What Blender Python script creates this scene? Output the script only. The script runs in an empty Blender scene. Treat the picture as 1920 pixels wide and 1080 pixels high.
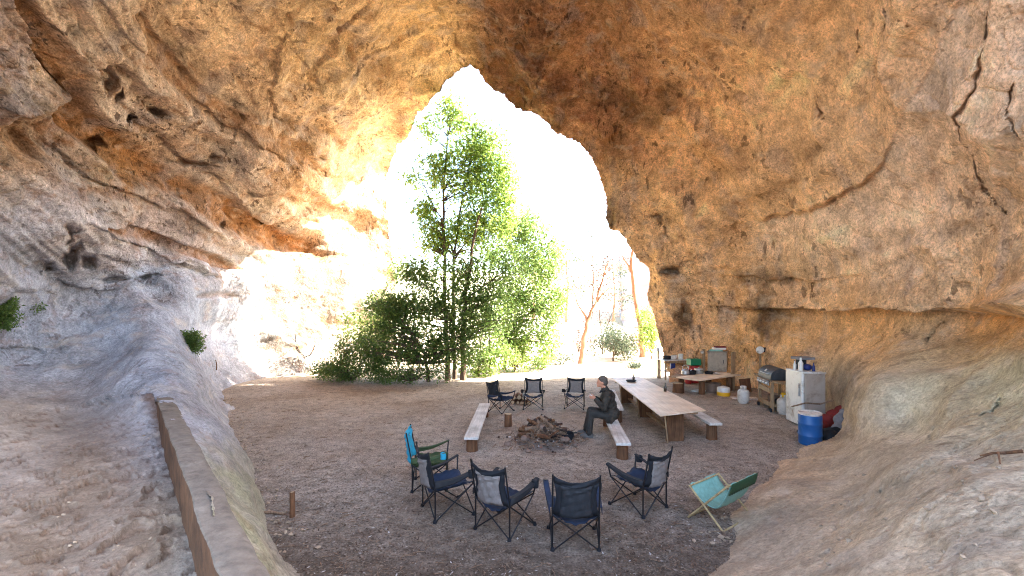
import bpy, bmesh, math, random
import numpy as np
from mathutils import Vector, Matrix, Euler
random.seed(7); rng = np.random.default_rng(7)
SC = bpy.context.scene; COL = SC.collection
PI = math.pi; R = math.radians
F, CX, CY, H = 850.0, 960.0, 580.0, 2.7          # focal length and horizon of the photograph in its own pixels, eye height

def at(px, py, Y): return Vector(((px-CX)/F*Y, Y, H-(py-CY)/F*Y))
def gnd(px, py): return at(px, py, F*H/(py-CY))
def yz(py, z): return F*(H-z)/(py-CY)             # distance of a point seen at row py that stands z high

# ------------------------------------------------------------------ materials
def lin(c):
    return tuple(((v/255)/12.92 if v/255 <= .04045 else ((v/255+.055)/1.055)**2.4) for v in c)

class NT:
    def __init__(s, name):
        s.m = bpy.data.materials.new(name); s.m.use_nodes = True
        s.t = s.m.node_tree; s.n = s.t.nodes; s.l = s.t.links
        s.b = s.n['Principled BSDF']; s.out = s.n['Material Output']
        s.tc = s.n.new('ShaderNodeTexCoord')
    def mapping(s, scale=(1,1,1), rot=(0,0,0), coord='Object'):
        m = s.n.new('ShaderNodeMapping'); m.inputs['Scale'].default_value = scale; m.inputs['Rotation'].default_value = rot
        s.l.new(s.tc.outputs[coord], m.inputs['Vector']); return m.outputs[0]
    def noise(s, vec, scale, detail=5, rough=.6, dist=0, kind='FBM'):
        n = s.n.new('ShaderNodeTexNoise'); n.inputs['Scale'].default_value = scale; n.inputs['Detail'].default_value = detail
        n.inputs['Roughness'].default_value = rough; n.inputs['Distortion'].default_value = dist
        if kind != 'FBM': n.noise_type = kind
        s.l.new(vec, n.inputs['Vector']); return n.outputs[0]
    def voro(s, vec, scale, feature='F1', rand=1):
        n = s.n.new('ShaderNodeTexVoronoi'); n.feature = feature; n.inputs['Scale'].default_value = scale
        n.inputs['Randomness'].default_value = rand
        s.l.new(vec, n.inputs['Vector']); return n.outputs['Distance'] if feature != 'COLOR' else n.outputs['Color']
    def ramp(s, fac, stops, interp='LINEAR'):
        r = s.n.new('ShaderNodeValToRGB'); r.color_ramp.interpolation = interp
        e = r.color_ramp.elements
        while len(e) < len(stops): e.new(.5)
        for k, (p, c) in enumerate(stops):
            e[k].position = p; e[k].color = (*c, 1) if hasattr(c, '__len__') else (c, c, c, 1)
        s.l.new(fac, r.inputs[0]); return r.outputs[0]
    def mix(s, fac, a, b, mode='MIX'):
        m = s.n.new('ShaderNodeMix'); m.data_type = 'RGBA'; m.blend_type = mode
        for sock, v in ((m.inputs[0], fac), (m.inputs[6], a), (m.inputs[7], b)):
            if hasattr(v, 'is_output'): s.l.new(v, sock)
            elif hasattr(v, '__len__'): sock.default_value = (*v[:3], 1)
            else: sock.default_value = v if sock.type == 'VALUE' else (v, v, v, 1)
        return m.outputs[2]
    def math(s, op, a, b=0.0):
        m = s.n.new('ShaderNodeMath'); m.operation = op
        for sock, v in ((m.inputs[0], a), (m.inputs[1], b)):
            if hasattr(v, 'is_output'): s.l.new(v, sock)
            else: sock.default_value = v
        return m.outputs[0]
    def attr(s, name):
        a = s.n.new('ShaderNodeAttribute'); a.attribute_name = name; return a
    def bump(s, hgt, strength, dist=.02, prev=None):
        b = s.n.new('ShaderNodeBump'); b.inputs['Strength'].default_value = strength; b.inputs['Distance'].default_value = dist
        s.l.new(hgt, b.inputs['Height'])
        if prev is not None: s.l.new(prev, b.inputs['Normal'])
        return b.outputs[0]
    def done(s, color=None, rough=.8, normal=None, metallic=0, spec=.3):
        if color is not None:
            if hasattr(color, 'is_output'): s.l.new(color, s.b.inputs['Base Color'])
            else: s.b.inputs['Base Color'].default_value = (*color[:3], 1)
        if hasattr(rough, 'is_output'): s.l.new(rough, s.b.inputs['Roughness'])
        else: s.b.inputs['Roughness'].default_value = rough
        s.b.inputs['Metallic'].default_value = metallic
        s.b.inputs['Specular IOR Level'].default_value = spec
        if normal is not None: s.l.new(normal, s.b.inputs['Normal'])
        return s.m

def pmat(name, col, rough=.7, var=.3, scale=6, bump=.25, metallic=0, stretch=(1,1,1), dirt=None, spec=.3):
    t = NT(name); v = t.mapping(stretch)
    n1 = t.noise(v, scale, 6, .65)
    c0 = tuple(max(0, c*(1-var)) for c in col); c1 = tuple(min(1, c*(1+var)) for c in col)
    c = t.ramp(n1, [(.28, c0), (.72, c1)])
    if dirt:
        n2 = t.noise(v, scale*.45, 7, .7, .4)
        c = t.mix(t.ramp(n2, [(.5, 0), (.68, 1)]), c, dirt)
    n3 = t.noise(v, scale*5, 4, .6)
    r = t.ramp(n1, [(.2, max(0, rough-.12)), (.8, min(1, rough+.1))])
    return t.done(c, r, t.bump(n3, bump, .01), metallic, spec)

def wood(name, col, dark, scale=3, along=0, rough=.75):
    t = NT(name); s = [1, 1, 1]; s[along] = .06
    v = t.mapping(tuple(s)); n = t.noise(v, scale*9, 6, .65, .6); b = t.noise(t.mapping((1,1,1)), scale*.8, 4, .6)
    c = t.ramp(n, [(.3, dark), (.6, col), (.8, tuple(min(1, k*1.15) for k in col))])
    c = t.mix(t.ramp(b, [(.42, 0), (.7, .6)]), c, tuple(k*.55 for k in dark))
    return t.done(c, rough, t.bump(n, .35, .006))

def leafmat(name, dark, light, trans=.45):
    t = NT(name); g = t.n.new('ShaderNodeNewGeometry')
    c = t.ramp(g.outputs['Random Per Island'], [(0, dark), (.6, tuple((a+b)/2 for a, b in zip(dark, light))), (1, light)])
    t.l.new(c, t.b.inputs['Base Color']); t.b.inputs['Roughness'].default_value = .45; t.b.inputs['Specular IOR Level'].default_value = .35
    tr = t.n.new('ShaderNodeBsdfTranslucent')
    hs = t.n.new('ShaderNodeHueSaturation'); hs.inputs['Value'].default_value = 1.9; hs.inputs['Hue'].default_value = .497; hs.inputs['Saturation'].default_value = .95
    t.l.new(c, hs.inputs['Color']); t.l.new(hs.outputs[0], tr.inputs[0])
    mx = t.n.new('ShaderNodeMixShader'); mx.inputs[0].default_value = trans
    t.l.new(t.b.outputs[0], mx.inputs[1]); t.l.new(tr.outputs[0], mx.inputs[2]); t.l.new(mx.outputs[0], t.out.inputs[0])
    return t.m

# ------------------------------------------------------------------ objects
def tag(o, label=None, cat=None, group=None, kind=None):
    for k, v in (('label', label), ('category', cat), ('group', group), ('kind', kind)):
        if v: o[k] = v
    return o
def thing(name, label, cat, loc=(0,0,0), rz=0, group=None):
    o = bpy.data.objects.new(name, None); COL.objects.link(o); o.empty_display_size = .1
    o.location = loc; o.rotation_euler = (0, 0, rz); return tag(o, label, cat, group)
def copy_tree(o, parent=None):
    c = o.copy(); COL.objects.link(c)
    if parent: c.parent = parent
    for ch in o.children: copy_tree(ch, c)
    return c

class MB:
    def __init__(s): s.v = []; s.f = []
    def add(s, vs, fs):
        k = len(s.v); s.v += [tuple(v) for v in vs]; s.f += [tuple(i+k for i in f) for f in fs]; return s
    def box(s, c, size, rot=None, taper=1):
        hx, hy, hz = size[0]/2, size[1]/2, size[2]/2
        vs = []
        for z, t in ((-hz, 1), (hz, taper)):
            for x, y in ((-hx,-hy), (hx,-hy), (hx,hy), (-hx,hy)): vs.append(Vector((x*t, y*t, z)))
        if rot is not None:
            m = Euler(rot).to_matrix() if not isinstance(rot, Matrix) else rot
            vs = [m @ v for v in vs]
        c = Vector(c)
        return s.add([v+c for v in vs], [(3,2,1,0), (4,5,6,7), (0,1,5,4), (1,2,6,5), (2,3,7,6), (3,0,4,7)])
    def tube(s, pts, rad, n=8, cap=True, flat=1.0, wob=0):
        pts = [Vector(p) for p in pts]; rad = rad if hasattr(rad, '__len__') else [rad]*len(pts)
        vs, fs = [], []; up = None
        for i, p in enumerate(pts):
            d = (pts[min(i+1, len(pts)-1)]-pts[max(i-1, 0)])
            d = d.normalized() if d.length > 1e-9 else Vector((0,0,1))
            if up is None: up = Vector((0,0,1)) if abs(d.z) < .9 else Vector((1,0,0))
            a = d.cross(up); a = a.normalized() if a.length > 1e-6 else d.orthogonal().normalized()
            b = a.cross(d); up = b
            for k in range(n):
                t = 2*PI*k/n; w = 1+wob*(random.random()-.5)
                vs.append(p+(a*math.cos(t)+b*math.sin(t)*flat)*rad[i]*w)
        for i in range(len(pts)-1):
            for k in range(n):
                fs.append((i*n+k, i*n+(k+1)%n, (i+1)*n+(k+1)%n, (i+1)*n+k))
        if cap:
            fs.append(tuple(range(n))[::-1]); fs.append(tuple((len(pts)-1)*n+k for k in range(n)))
        return s.add(vs, fs)
    def lathe(s, prof, c=(0,0,0), n=24, rot=None):
        vs, fs = [], []; c = Vector(c); m = Euler(rot).to_matrix() if rot is not None else None
        for r, z in prof:
            for k in range(n):
                v = Vector((r*math.cos(2*PI*k/n), r*math.sin(2*PI*k/n), z)); vs.append((m @ v if m else v)+c)
        for i in range(len(prof)-1):
            for k in range(n): fs.append((i*n+k, i*n+(k+1)%n, (i+1)*n+(k+1)%n, (i+1)*n+k))
        fs.append(tuple(range(n))[::-1]); fs.append(tuple((len(prof)-1)*n+k for k in range(n)))
        return s.add(vs, fs)
    def ball(s, c, r, seg=12, ring=8):
        r = r if hasattr(r, '__len__') else (r, r, r); prof = []
        vs, fs = [], []
        for i in range(1, ring):
            a = PI*i/ring
            for k in range(seg): vs.append((c[0]+r[0]*math.sin(a)*math.cos(2*PI*k/seg), c[1]+r[1]*math.sin(a)*math.sin(2*PI*k/seg), c[2]-r[2]*math.cos(a)))
        for i in range(ring-2):
            for k in range(seg): fs.append((i*seg+k, i*seg+(k+1)%seg, (i+1)*seg+(k+1)%seg, (i+1)*seg+k))
        vs += [(c[0], c[1], c[2]-r[2]), (c[0], c[1], c[2]+r[2])]; b, t = len(vs)-2, len(vs)-1
        for k in range(seg):
            fs.append((b, (k+1)%seg, k)); fs.append((t, (ring-2)*seg+k, (ring-2)*seg+(k+1)%seg))
        return s.add(vs, fs)
    def grid(s, fn, nu, nv):
        vs = [fn(i/nu, j/nv) for j in range(nv+1) for i in range(nu+1)]
        return s.add(vs, [(j*(nu+1)+i, j*(nu+1)+i+1, (j+1)*(nu+1)+i+1, (j+1)*(nu+1)+i) for j in range(nv) for i in range(nu)])
    def build(s, name, mat, parent=None, smooth=False, bevel=0, solid=0, loc=None, sub=0):
        me = bpy.data.meshes.new(name); me.from_pydata(s.v, [], s.f); me.update()
        if mat: me.materials.append(mat)
        if smooth: me.polygons.foreach_set('use_smooth', [True]*len(me.polygons)); me.set_sharp_from_angle(angle=R(42))
        o = bpy.data.objects.new(name, me); COL.objects.link(o)
        if parent: o.parent = parent
        if loc is not None: o.location = loc
        if solid: m = o.modifiers.new('Solidify', 'SOLIDIFY'); m.thickness = solid; m.offset = 0
        if bevel: m = o.modifiers.new('Bevel', 'BEVEL'); m.width = bevel; m.segments = 2; m.limit_method = 'ANGLE'; m.angle_limit = R(40)
        if sub: m = o.modifiers.new('Subdivision', 'SUBSURF'); m.levels = sub; m.render_levels = sub
        return o

def np_mesh(name, V, Fq, mat, smooth=True, kind=None):
    me = bpy.data.meshes.new(name); V = np.asarray(V, np.float32); Fq = np.asarray(Fq, np.int32)
    k = Fq.shape[1]
    me.vertices.add(len(V)); me.vertices.foreach_set('co', V.ravel())
    me.loops.add(Fq.size); me.loops.foreach_set('vertex_index', Fq.ravel())
    me.polygons.add(len(Fq)); me.polygons.foreach_set('loop_start', np.arange(0, Fq.size, k, dtype=np.int32))
    me.polygons.foreach_set('use_smooth', np.full(len(Fq), smooth))
    me.update(calc_edges=True); me.materials.append(mat)
    o = bpy.data.objects.new(name, me); COL.objects.link(o)
    if kind: o['kind'] = kind
    return o

def remeshed(mb, name, mat, parent, voxel=.012, smooth_it=4):
    """one continuous skin round overlapping limbs"""
    me = bpy.data.meshes.new('tmp'); me.from_pydata(mb.v, [], mb.f); me.update()
    o = bpy.data.objects.new('tmp', me); COL.objects.link(o)
    m = o.modifiers.new('R', 'REMESH'); m.mode = 'VOXEL'; m.voxel_size = voxel
    s = o.modifiers.new('S', 'SMOOTH'); s.factor = .5; s.iterations = smooth_it
    dg = bpy.context.evaluated_depsgraph_get(); dg.update()
    nm = bpy.data.meshes.new_from_object(o.evaluated_get(dg))
    bpy.data.objects.remove(o); bpy.data.meshes.remove(me)
    nm.name = name; nm.materials.clear(); nm.materials.append(mat)
    nm.polygons.foreach_set('use_smooth', [True]*len(nm.polygons))
    r = bpy.data.objects.new(name, nm); COL.objects.link(r)
    if parent: r.parent = parent
    return r

# ------------------------------------------------------------------ noise (numpy)
_perm = np.random.default_rng(3).permutation(512).astype(np.int64)
_grad = np.random.default_rng(5).normal(size=(512, 3)); _grad /= np.linalg.norm(_grad, axis=1)[:, None]
def perlin(P):
    P = np.asarray(P, float); I = np.floor(P).astype(np.int64); f = P-I; u = f*f*f*(f*(f*6-15)+10)
    out = 0
    for dx in (0, 1):
        wx = u[:, 0] if dx else 1-u[:, 0]
        for dy in (0, 1):
            wy = u[:, 1] if dy else 1-u[:, 1]
            for dz in (0, 1):
                wz = u[:, 2] if dz else 1-u[:, 2]
                h = _perm[(_perm[(_perm[(I[:, 0]+dx) & 511]+I[:, 1]+dy) & 511]+I[:, 2]+dz) & 511]
                g = _grad[h]
                out = out+wx*wy*wz*(g[:, 0]*(f[:, 0]-dx)+g[:, 1]*(f[:, 1]-dy)+g[:, 2]*(f[:, 2]-dz))
    return out*1.5
def fbm(P, oct=4, gain=.5):
    a, s, o = 1, 1, 0
    for k in range(oct): o = o+a*perlin(P*s+k*17.3); a *= gain; s *= 2.03
    return o
def ridged(P, oct=4):
    a, s, o = 1, 1, 0
    for k in range(oct): o = o+a*(1-2*np.abs(perlin(P*s+k*9.1))); a *= .5; s *= 2.1
    return o
def sstep(a, b, x): t = np.clip((x-a)/(b-a), 0, 1); return t*t*(3-2*t)
#PART2
# ------------------------------------------------------------------ the rock of the cave: one continuous surface with real distances
def Z(px, py, z): return (px, py, yz(py, z))
CTRL = [
 # mouth rim, right side, and apex
 (880,130,17.2),(930,170,17.2),(1020,215,17.2),(1075,255,17.2),(1120,300,17.2),(1140,400,17.3),(1190,470,17.5),(1218,520,17.9),(1215,560,18.1),(1235,640,18.2),(1245,690,18.0),
 # roof
 (900,0,13.3),(1050,100,15.2),(1200,0,11.9),(1200,100,14.2),(1400,0,9.7),(1600,0,8.0),(1300,250,14.2),(1500,150,10.6),(1560,260,10.4),(1200,220,15.6),
 (960,-300,8.0),(960,-900,4.2),(1500,-400,5.8),(2200,-500,4.0),(2800,-900,2.6),(400,-400,6.2),(-300,-500,4.6),(-900,-900,2.8),
 # right wall
 (1230,430,16.8),(1300,380,15.6),(1400,410,14.5),(1640,330,9.6),(1760,60,6.8),(1920,0,5.5),(1920,300,6.1),(1800,350,7.6),(1700,450,9.3),(1500,480,13.0),
 (1900,520,6.7),(1750,560,8.8),(1600,560,11.4),(1440,540,14.9),(1330,540,16.6),(1290,590,17.4),(1330,640,17.1),(1440,620,15.0),(1600,620,11.6),(1720,620,9.2),(1850,620,7.2),
 (1300,680,17.7),(1380,690,16.4),(1440,690,14.9),(1500,690,13.2),(1550,690,12.2),(1585,700,10.7),(1510,790,12.2),(1560,790,11.2),(1430,760,14.6),
 (2300,300,4.5),(2300,600,4.6),(2800,580,3.0),(2800,200,3.0),(2800,1000,2.5),
 # right bank
 Z(1900,660,2.25),Z(1900,700,2.0),Z(1900,800,1.62),Z(1750,700,1.72),Z(1640,720,1.42),Z(1700,800,1.02),Z(1612,770,.95),Z(1600,850,.42),Z(1552,838,.06),Z(1600,950,.62),Z(1500,1000,.42),
 Z(1430,960,.02),Z(1340,1080,.02),Z(1470,905,.02),Z(1700,900,1.08),Z(1750,1000,1.2),Z(1900,1000,1.38),Z(1600,1100,.95),Z(2000,1300,1.45),Z(1500,1300,1.15),Z(1250,1180,.05),Z(960,1230,.0),Z(960,1330,.5),Z(960,1400,.9),Z(1300,1400,1.0),
 # left ledge of sand, its rock face and slope
 Z(0,1080,.75),Z(300,1080,.75),Z(0,900,.75),Z(250,850,.76),Z(200,775,.82),Z(0,790,.9),Z(300,1400,.75),Z(-500,1080,.8),Z(-900,1100,1.0),Z(600,1400,.9),
 Z(456,1080,1.13),Z(414,960,1.13),Z(378,870,1.13),Z(326,765,1.13),Z(500,1080,.62),Z(566,1080,.02),Z(520,1020,.02),Z(482,950,.02),Z(450,870,.02),Z(432,800,.02),Z(412,740,.03),(403,704,15.2),(405,716,14.8),(420,704,16.0),(422,714,15.6),
 Z(430,900,.62),Z(395,780,.55),Z(380,725,.85),Z(345,735,1.15),Z(330,690,1.42),Z(300,640,1.92),Z(200,650,1.78),Z(100,690,1.37),Z(0,700,1.36),Z(150,730,1.0),
 # beyond the base lines the rock dips under the floor
 (700,900,8.4),(960,900,8.3),(1200,900,8.2),(700,760,15.5),(960,760,15),(1250,800,12.5),(960,1100,5.2),(520,780,13.5),(1400,850,10.2),
 # left wall
 (0,560,9.4),(100,540,11.2),(250,560,12.6),(330,600,13.0),(360,560,14.2),(366,640,14.4),(400,640,16.6),(415,690,16.3),(425,665,17.0),(408,668,16.4),(440,703,16.6),(440,600,17.4),(440,500,17.6),(440,400,16.6),(500,690,18.6),(600,690,20.4),(560,600,20.4),(640,560,22.0),(735,690,24),(735,560,24.6),
 (520,480,19.8),(600,430,22.0),(700,480,24.8),(722,360,25.0),(722,300,24.2),(760,245,21.0),(820,170,17.9),(640,330,21.4),(560,390,19.6),(670,400,23.8),(690,300,23.0),(690,255,20.0),(540,430,19.8),
 (300,500,13.8),(100,450,9.8),(0,400,8.3),(0,300,7.9),(200,400,10.8),(200,300,10.2),(400,300,13.4),(400,400,14.4),(600,295,17.6),(500,350,15.8),(0,150,7.2),(0,0,6.5),(200,100,8.8),(400,100,11),(600,150,14.1),(600,0,11.3),(750,100,15.6),(400,0,9.4),(200,0,7.8),(750,0,12.8),
 (-300,300,5.6),(-300,580,5.9),(-900,580,3.7),(-900,200,3.4),(-300,0,5.1)]
C_ = np.array(CTRL, float); CP = C_[:, :2]/500.0; CV = np.log(C_[:, 2])
def _tps(r2): return np.where(r2 < 1e-12, 0, .5*r2*np.log(np.maximum(r2, 1e-12)))
n_ = len(CP); A_ = np.zeros((n_+3, n_+3))
A_[:n_, :n_] = _tps(((CP[:, None]-CP[None])**2).sum(-1))+np.eye(n_)*2e-4
A_[:n_, n_] = 1; A_[:n_, n_+1:] = CP; A_[n_, :n_] = 1; A_[n_+1:, :n_] = CP.T
W_ = np.linalg.solve(A_, np.concatenate([CV, [0, 0, 0]]))
def depth(q):
    q = np.asarray(q, float)/500.0; o = np.empty(len(q))
    for i in range(0, len(q), 40000):
        s = q[i:i+40000]
        o[i:i+40000] = _tps(((s[:, None]-CP[None])**2).sum(-1)) @ W_[:n_]+W_[n_]+s @ W_[n_+1:]
    return np.exp(o)
def unproj(q, Y): return np.stack([(q[:, 0]-CX)/F*Y, Y, H-(q[:, 1]-CY)/F*Y], 1)

# what the rock is at a place: (px, py, colour as seen, roughness of relief, strength of bedding, share of ochre)
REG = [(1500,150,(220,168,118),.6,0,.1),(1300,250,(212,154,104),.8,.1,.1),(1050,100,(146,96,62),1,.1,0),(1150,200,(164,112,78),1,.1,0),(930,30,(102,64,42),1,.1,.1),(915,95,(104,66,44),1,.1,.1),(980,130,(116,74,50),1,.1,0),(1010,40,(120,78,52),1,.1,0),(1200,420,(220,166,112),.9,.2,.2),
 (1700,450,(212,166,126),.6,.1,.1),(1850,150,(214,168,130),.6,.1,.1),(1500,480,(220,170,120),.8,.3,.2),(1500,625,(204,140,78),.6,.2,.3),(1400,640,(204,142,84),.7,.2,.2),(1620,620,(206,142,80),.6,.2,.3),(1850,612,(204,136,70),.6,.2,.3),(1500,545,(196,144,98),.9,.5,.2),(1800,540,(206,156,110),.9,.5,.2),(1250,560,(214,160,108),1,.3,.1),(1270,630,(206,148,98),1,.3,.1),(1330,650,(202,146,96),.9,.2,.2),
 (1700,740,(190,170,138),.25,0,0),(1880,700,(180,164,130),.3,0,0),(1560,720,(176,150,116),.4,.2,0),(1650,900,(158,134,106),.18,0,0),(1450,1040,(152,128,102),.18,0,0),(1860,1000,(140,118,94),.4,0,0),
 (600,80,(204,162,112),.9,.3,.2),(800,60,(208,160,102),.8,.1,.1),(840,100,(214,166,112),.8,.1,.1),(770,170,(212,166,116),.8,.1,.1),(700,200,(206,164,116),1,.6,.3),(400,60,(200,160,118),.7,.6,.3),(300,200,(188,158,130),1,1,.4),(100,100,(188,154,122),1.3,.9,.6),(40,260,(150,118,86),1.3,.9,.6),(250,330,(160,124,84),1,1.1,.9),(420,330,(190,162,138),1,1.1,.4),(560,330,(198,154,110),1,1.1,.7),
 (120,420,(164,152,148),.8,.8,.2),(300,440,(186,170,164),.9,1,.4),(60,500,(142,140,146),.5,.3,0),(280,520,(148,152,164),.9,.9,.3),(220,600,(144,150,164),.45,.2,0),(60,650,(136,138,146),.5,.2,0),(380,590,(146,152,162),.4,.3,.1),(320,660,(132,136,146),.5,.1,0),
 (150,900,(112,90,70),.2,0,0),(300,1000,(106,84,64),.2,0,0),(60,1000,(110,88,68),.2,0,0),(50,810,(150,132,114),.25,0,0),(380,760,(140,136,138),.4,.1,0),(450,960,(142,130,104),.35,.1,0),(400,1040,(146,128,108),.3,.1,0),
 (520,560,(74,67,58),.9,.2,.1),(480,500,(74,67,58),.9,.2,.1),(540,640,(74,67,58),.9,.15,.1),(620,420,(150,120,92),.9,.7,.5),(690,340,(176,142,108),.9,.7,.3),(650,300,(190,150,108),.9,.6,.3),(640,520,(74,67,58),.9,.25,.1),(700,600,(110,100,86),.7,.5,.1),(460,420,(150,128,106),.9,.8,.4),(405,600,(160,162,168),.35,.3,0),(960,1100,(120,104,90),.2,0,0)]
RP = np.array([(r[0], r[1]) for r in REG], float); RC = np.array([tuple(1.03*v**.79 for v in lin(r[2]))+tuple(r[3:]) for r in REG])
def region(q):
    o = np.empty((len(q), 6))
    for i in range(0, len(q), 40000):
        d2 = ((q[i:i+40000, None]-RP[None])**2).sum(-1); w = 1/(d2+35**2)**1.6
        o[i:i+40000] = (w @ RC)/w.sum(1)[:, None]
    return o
def seg_dist(q, poly, closed=False):
    """distance to a polyline, and the signed side of its nearest piece"""
    poly = np.asarray(poly, float); best = np.full(len(q), 1e9); side = np.zeros(len(q)); near = np.zeros((len(q), 2)); tt = np.zeros(len(q))
    n = len(poly) if closed else len(poly)-1
    for k in range(n):
        a, b = poly[k], poly[(k+1) % len(poly)]; ab = b-a
        t = np.clip(((q-a) @ ab)/(ab @ ab), 0, 1); c = a+t[:, None]*ab; d = np.hypot(*(q-c).T)
        m = d < best; best[m] = d[m]; near[m] = c[m]; tt[m] = (k+t[m])/n
        side[m] = (ab[0]*(q[m, 1]-a[1])-ab[1]*(q[m, 0]-a[0]))
    return best, side, near, tt
def inside(q, poly):
    poly = np.asarray(poly, float); r = np.zeros(len(q), bool); j = len(poly)-1
    for i in range(len(poly)):
        (xi, yi), (xj, yj) = poly[i], poly[j]
        c = ((yi > q[:, 1]) != (yj > q[:, 1])) & (q[:, 0] < (xj-xi)*(q[:, 1]-yi)/(yj-yi+1e-12)+xi); r ^= c; j = i
    return r

CREASE = [(1385,414),(1440,413),(1500,401),(1560,381),(1620,347),(1645,325),(1680,266),(1712,200),(1735,150),(1762,60),(1790,-60)]
CRACKS = [([(1846,30),(1840,110),(1838,165),(1822,200),(1810,225),(1806,268),(1818,320),(1836,368),(1872,407)],3.5,.28),
 ([(1905,150),(1898,180),(1908,215),(1925,250)],4,.25),([(1540,186),(1548,200),(1560,216)],5,.3),([(1222,402),(1240,407),(1246,425),(1256,442)],6,.35),
 ([(1600,60),(1604,85),(1598,100)],3,.15),([(1660,10),(1672,40),(1668,70)],3,.15),([(1700,25),(1712,45)],3,.15),([(1648,125),(1662,105)],3,.15),([(1405,40),(1412,10)],3,.12),
 ([(1720,520),(1728,548)],4,.15),([(1250,150),(1285,190),(1305,160)],3,.14),([(1515,310),(1520,335),(1530,320)],3,.1),
 ([(1725,640),(1738,612),(1760,598)],5,.22),([(1840,790),(1880,745)],4,.16),([(1240,505),(1300,488),(1330,470)],6,.2),
 ([(1300,690),(1420,668),(1520,665)],5,.12),([(360,690),(372,705)],8,.2),([(200,573),(212,595)],3,.1),([(0,655),(40,650),(80,658)],4,.2),
 ([(1690,880),(1740,842),(1752,800)],6,.1),([(1560,985),(1660,925),(1760,890)],9,.06),([(1500,1060),(1640,985)],10,.06),
 ([(140,560),(240,650),(330,690)],10,.06),([(60,600),(150,690),(220,760)],12,.08),([(230,545),(330,620)],9,.05)]
HOLES = [(112,160,18,26,.6),(95,145,12,18,.5),(205,280,22,14,.7),(292,208,14,8,.6),(248,222,14,9,.5),(205,150,11,30,.5),(222,175,8,18,.5),(130,470,16,34,.8),(110,430,14,20,.5),(158,485,10,16,.7),(80,500,30,12,.5),
 (262,528,28,9,.7),(205,520,30,8,.4),(500,420,18,9,.6),(398,295,12,8,.4),(370,310,26,7,.4),(425,425,8,10,.4),(1290,590,16,26,.7),(1440,610,20,34,.25),(1262,505,14,9,.5),(1150,405,8,12,.4),(560,395,26,7,.4),(470,350,30,7,.3),(590,298,22,6,.4),(860,330,1,1,0)]
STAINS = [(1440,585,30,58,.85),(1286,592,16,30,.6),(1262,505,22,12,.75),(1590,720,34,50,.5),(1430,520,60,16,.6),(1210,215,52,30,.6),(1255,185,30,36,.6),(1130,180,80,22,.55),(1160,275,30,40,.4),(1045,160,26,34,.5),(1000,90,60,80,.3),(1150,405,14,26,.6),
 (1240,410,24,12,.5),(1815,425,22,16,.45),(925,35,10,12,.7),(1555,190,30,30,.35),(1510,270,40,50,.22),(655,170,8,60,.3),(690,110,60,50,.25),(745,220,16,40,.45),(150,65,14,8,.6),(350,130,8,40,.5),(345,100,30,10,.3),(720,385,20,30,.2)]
FLOW = dict(sand=[(-300,800),(-40,790),(170,762),(285,735),(345,870),(410,1080),(530,1500),(-900,1500),(-900,1000)],
 under=[(291,750),(300,760),(320,806),(362,870),(400,958),(444,1080),(566,1500),(530,1500),(410,1080),(345,870)])
# beds of softer ochre stone weathered back between harder pale ones: course, half width, depth
BANDS = [([(40,-30),(85,60),(130,150),(172,234),(260,308),(364,362),(432,408),(520,452),(590,462)],30,.30,.85),([(262,30),(291,92),(364,182),(442,229),(500,262),(562,296),(600,320)],22,.20,.6),
 ([(172,414),(234,430),(312,456),(390,484),(450,506)],11,.22,.8),([(430,120),(500,190),(560,225),(620,250)],26,.12,.35),([(430,395),(470,420),(560,470),(640,486)],12,.2,.5),
 ([(-20,200),(40,250),(90,300)],28,.2,.5),([(366,557),(400,553),(440,556)],5,.10,.35),([(640,60),(700,110),(740,180),(770,200)],30,.10,.4)]
LIPS = [([(700,-20),(640,60),(590,130),(600,200)],.14),([(860,60),(780,70),(700,100),(650,150)],.12),([(880,20),(850,90),(870,140)],.10),([(180,-20),(230,60),(300,120)],.14),([(1010,-20),(1030,80),(1010,160),(1030,215)],.16),([(1180,-20),(1160,90),(1210,190),(1260,215)],.12),([(500,0),(540,60),(575,120),(590,150)],.10),([(330,150),(400,215),(470,262),(540,300),(600,340)],.16),([(240,205),(300,250),(350,300),(420,340),(470,400),(520,425)],.22),([(90,255),(172,330),(260,372),(364,412),(442,452)],.18),([(130,400),(240,450),(330,490),(440,530)],.2),([(80,520),(200,545),(300,535),(330,560)],.2),([(560,40),(520,90),(500,140),(520,220),(560,250)],.12),([(880,128),(830,40),(800,-40)],.14),([(500,352),(560,372),(640,392),(715,415)],.22),([(520,300),(580,318),(640,330)],.18)]
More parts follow.
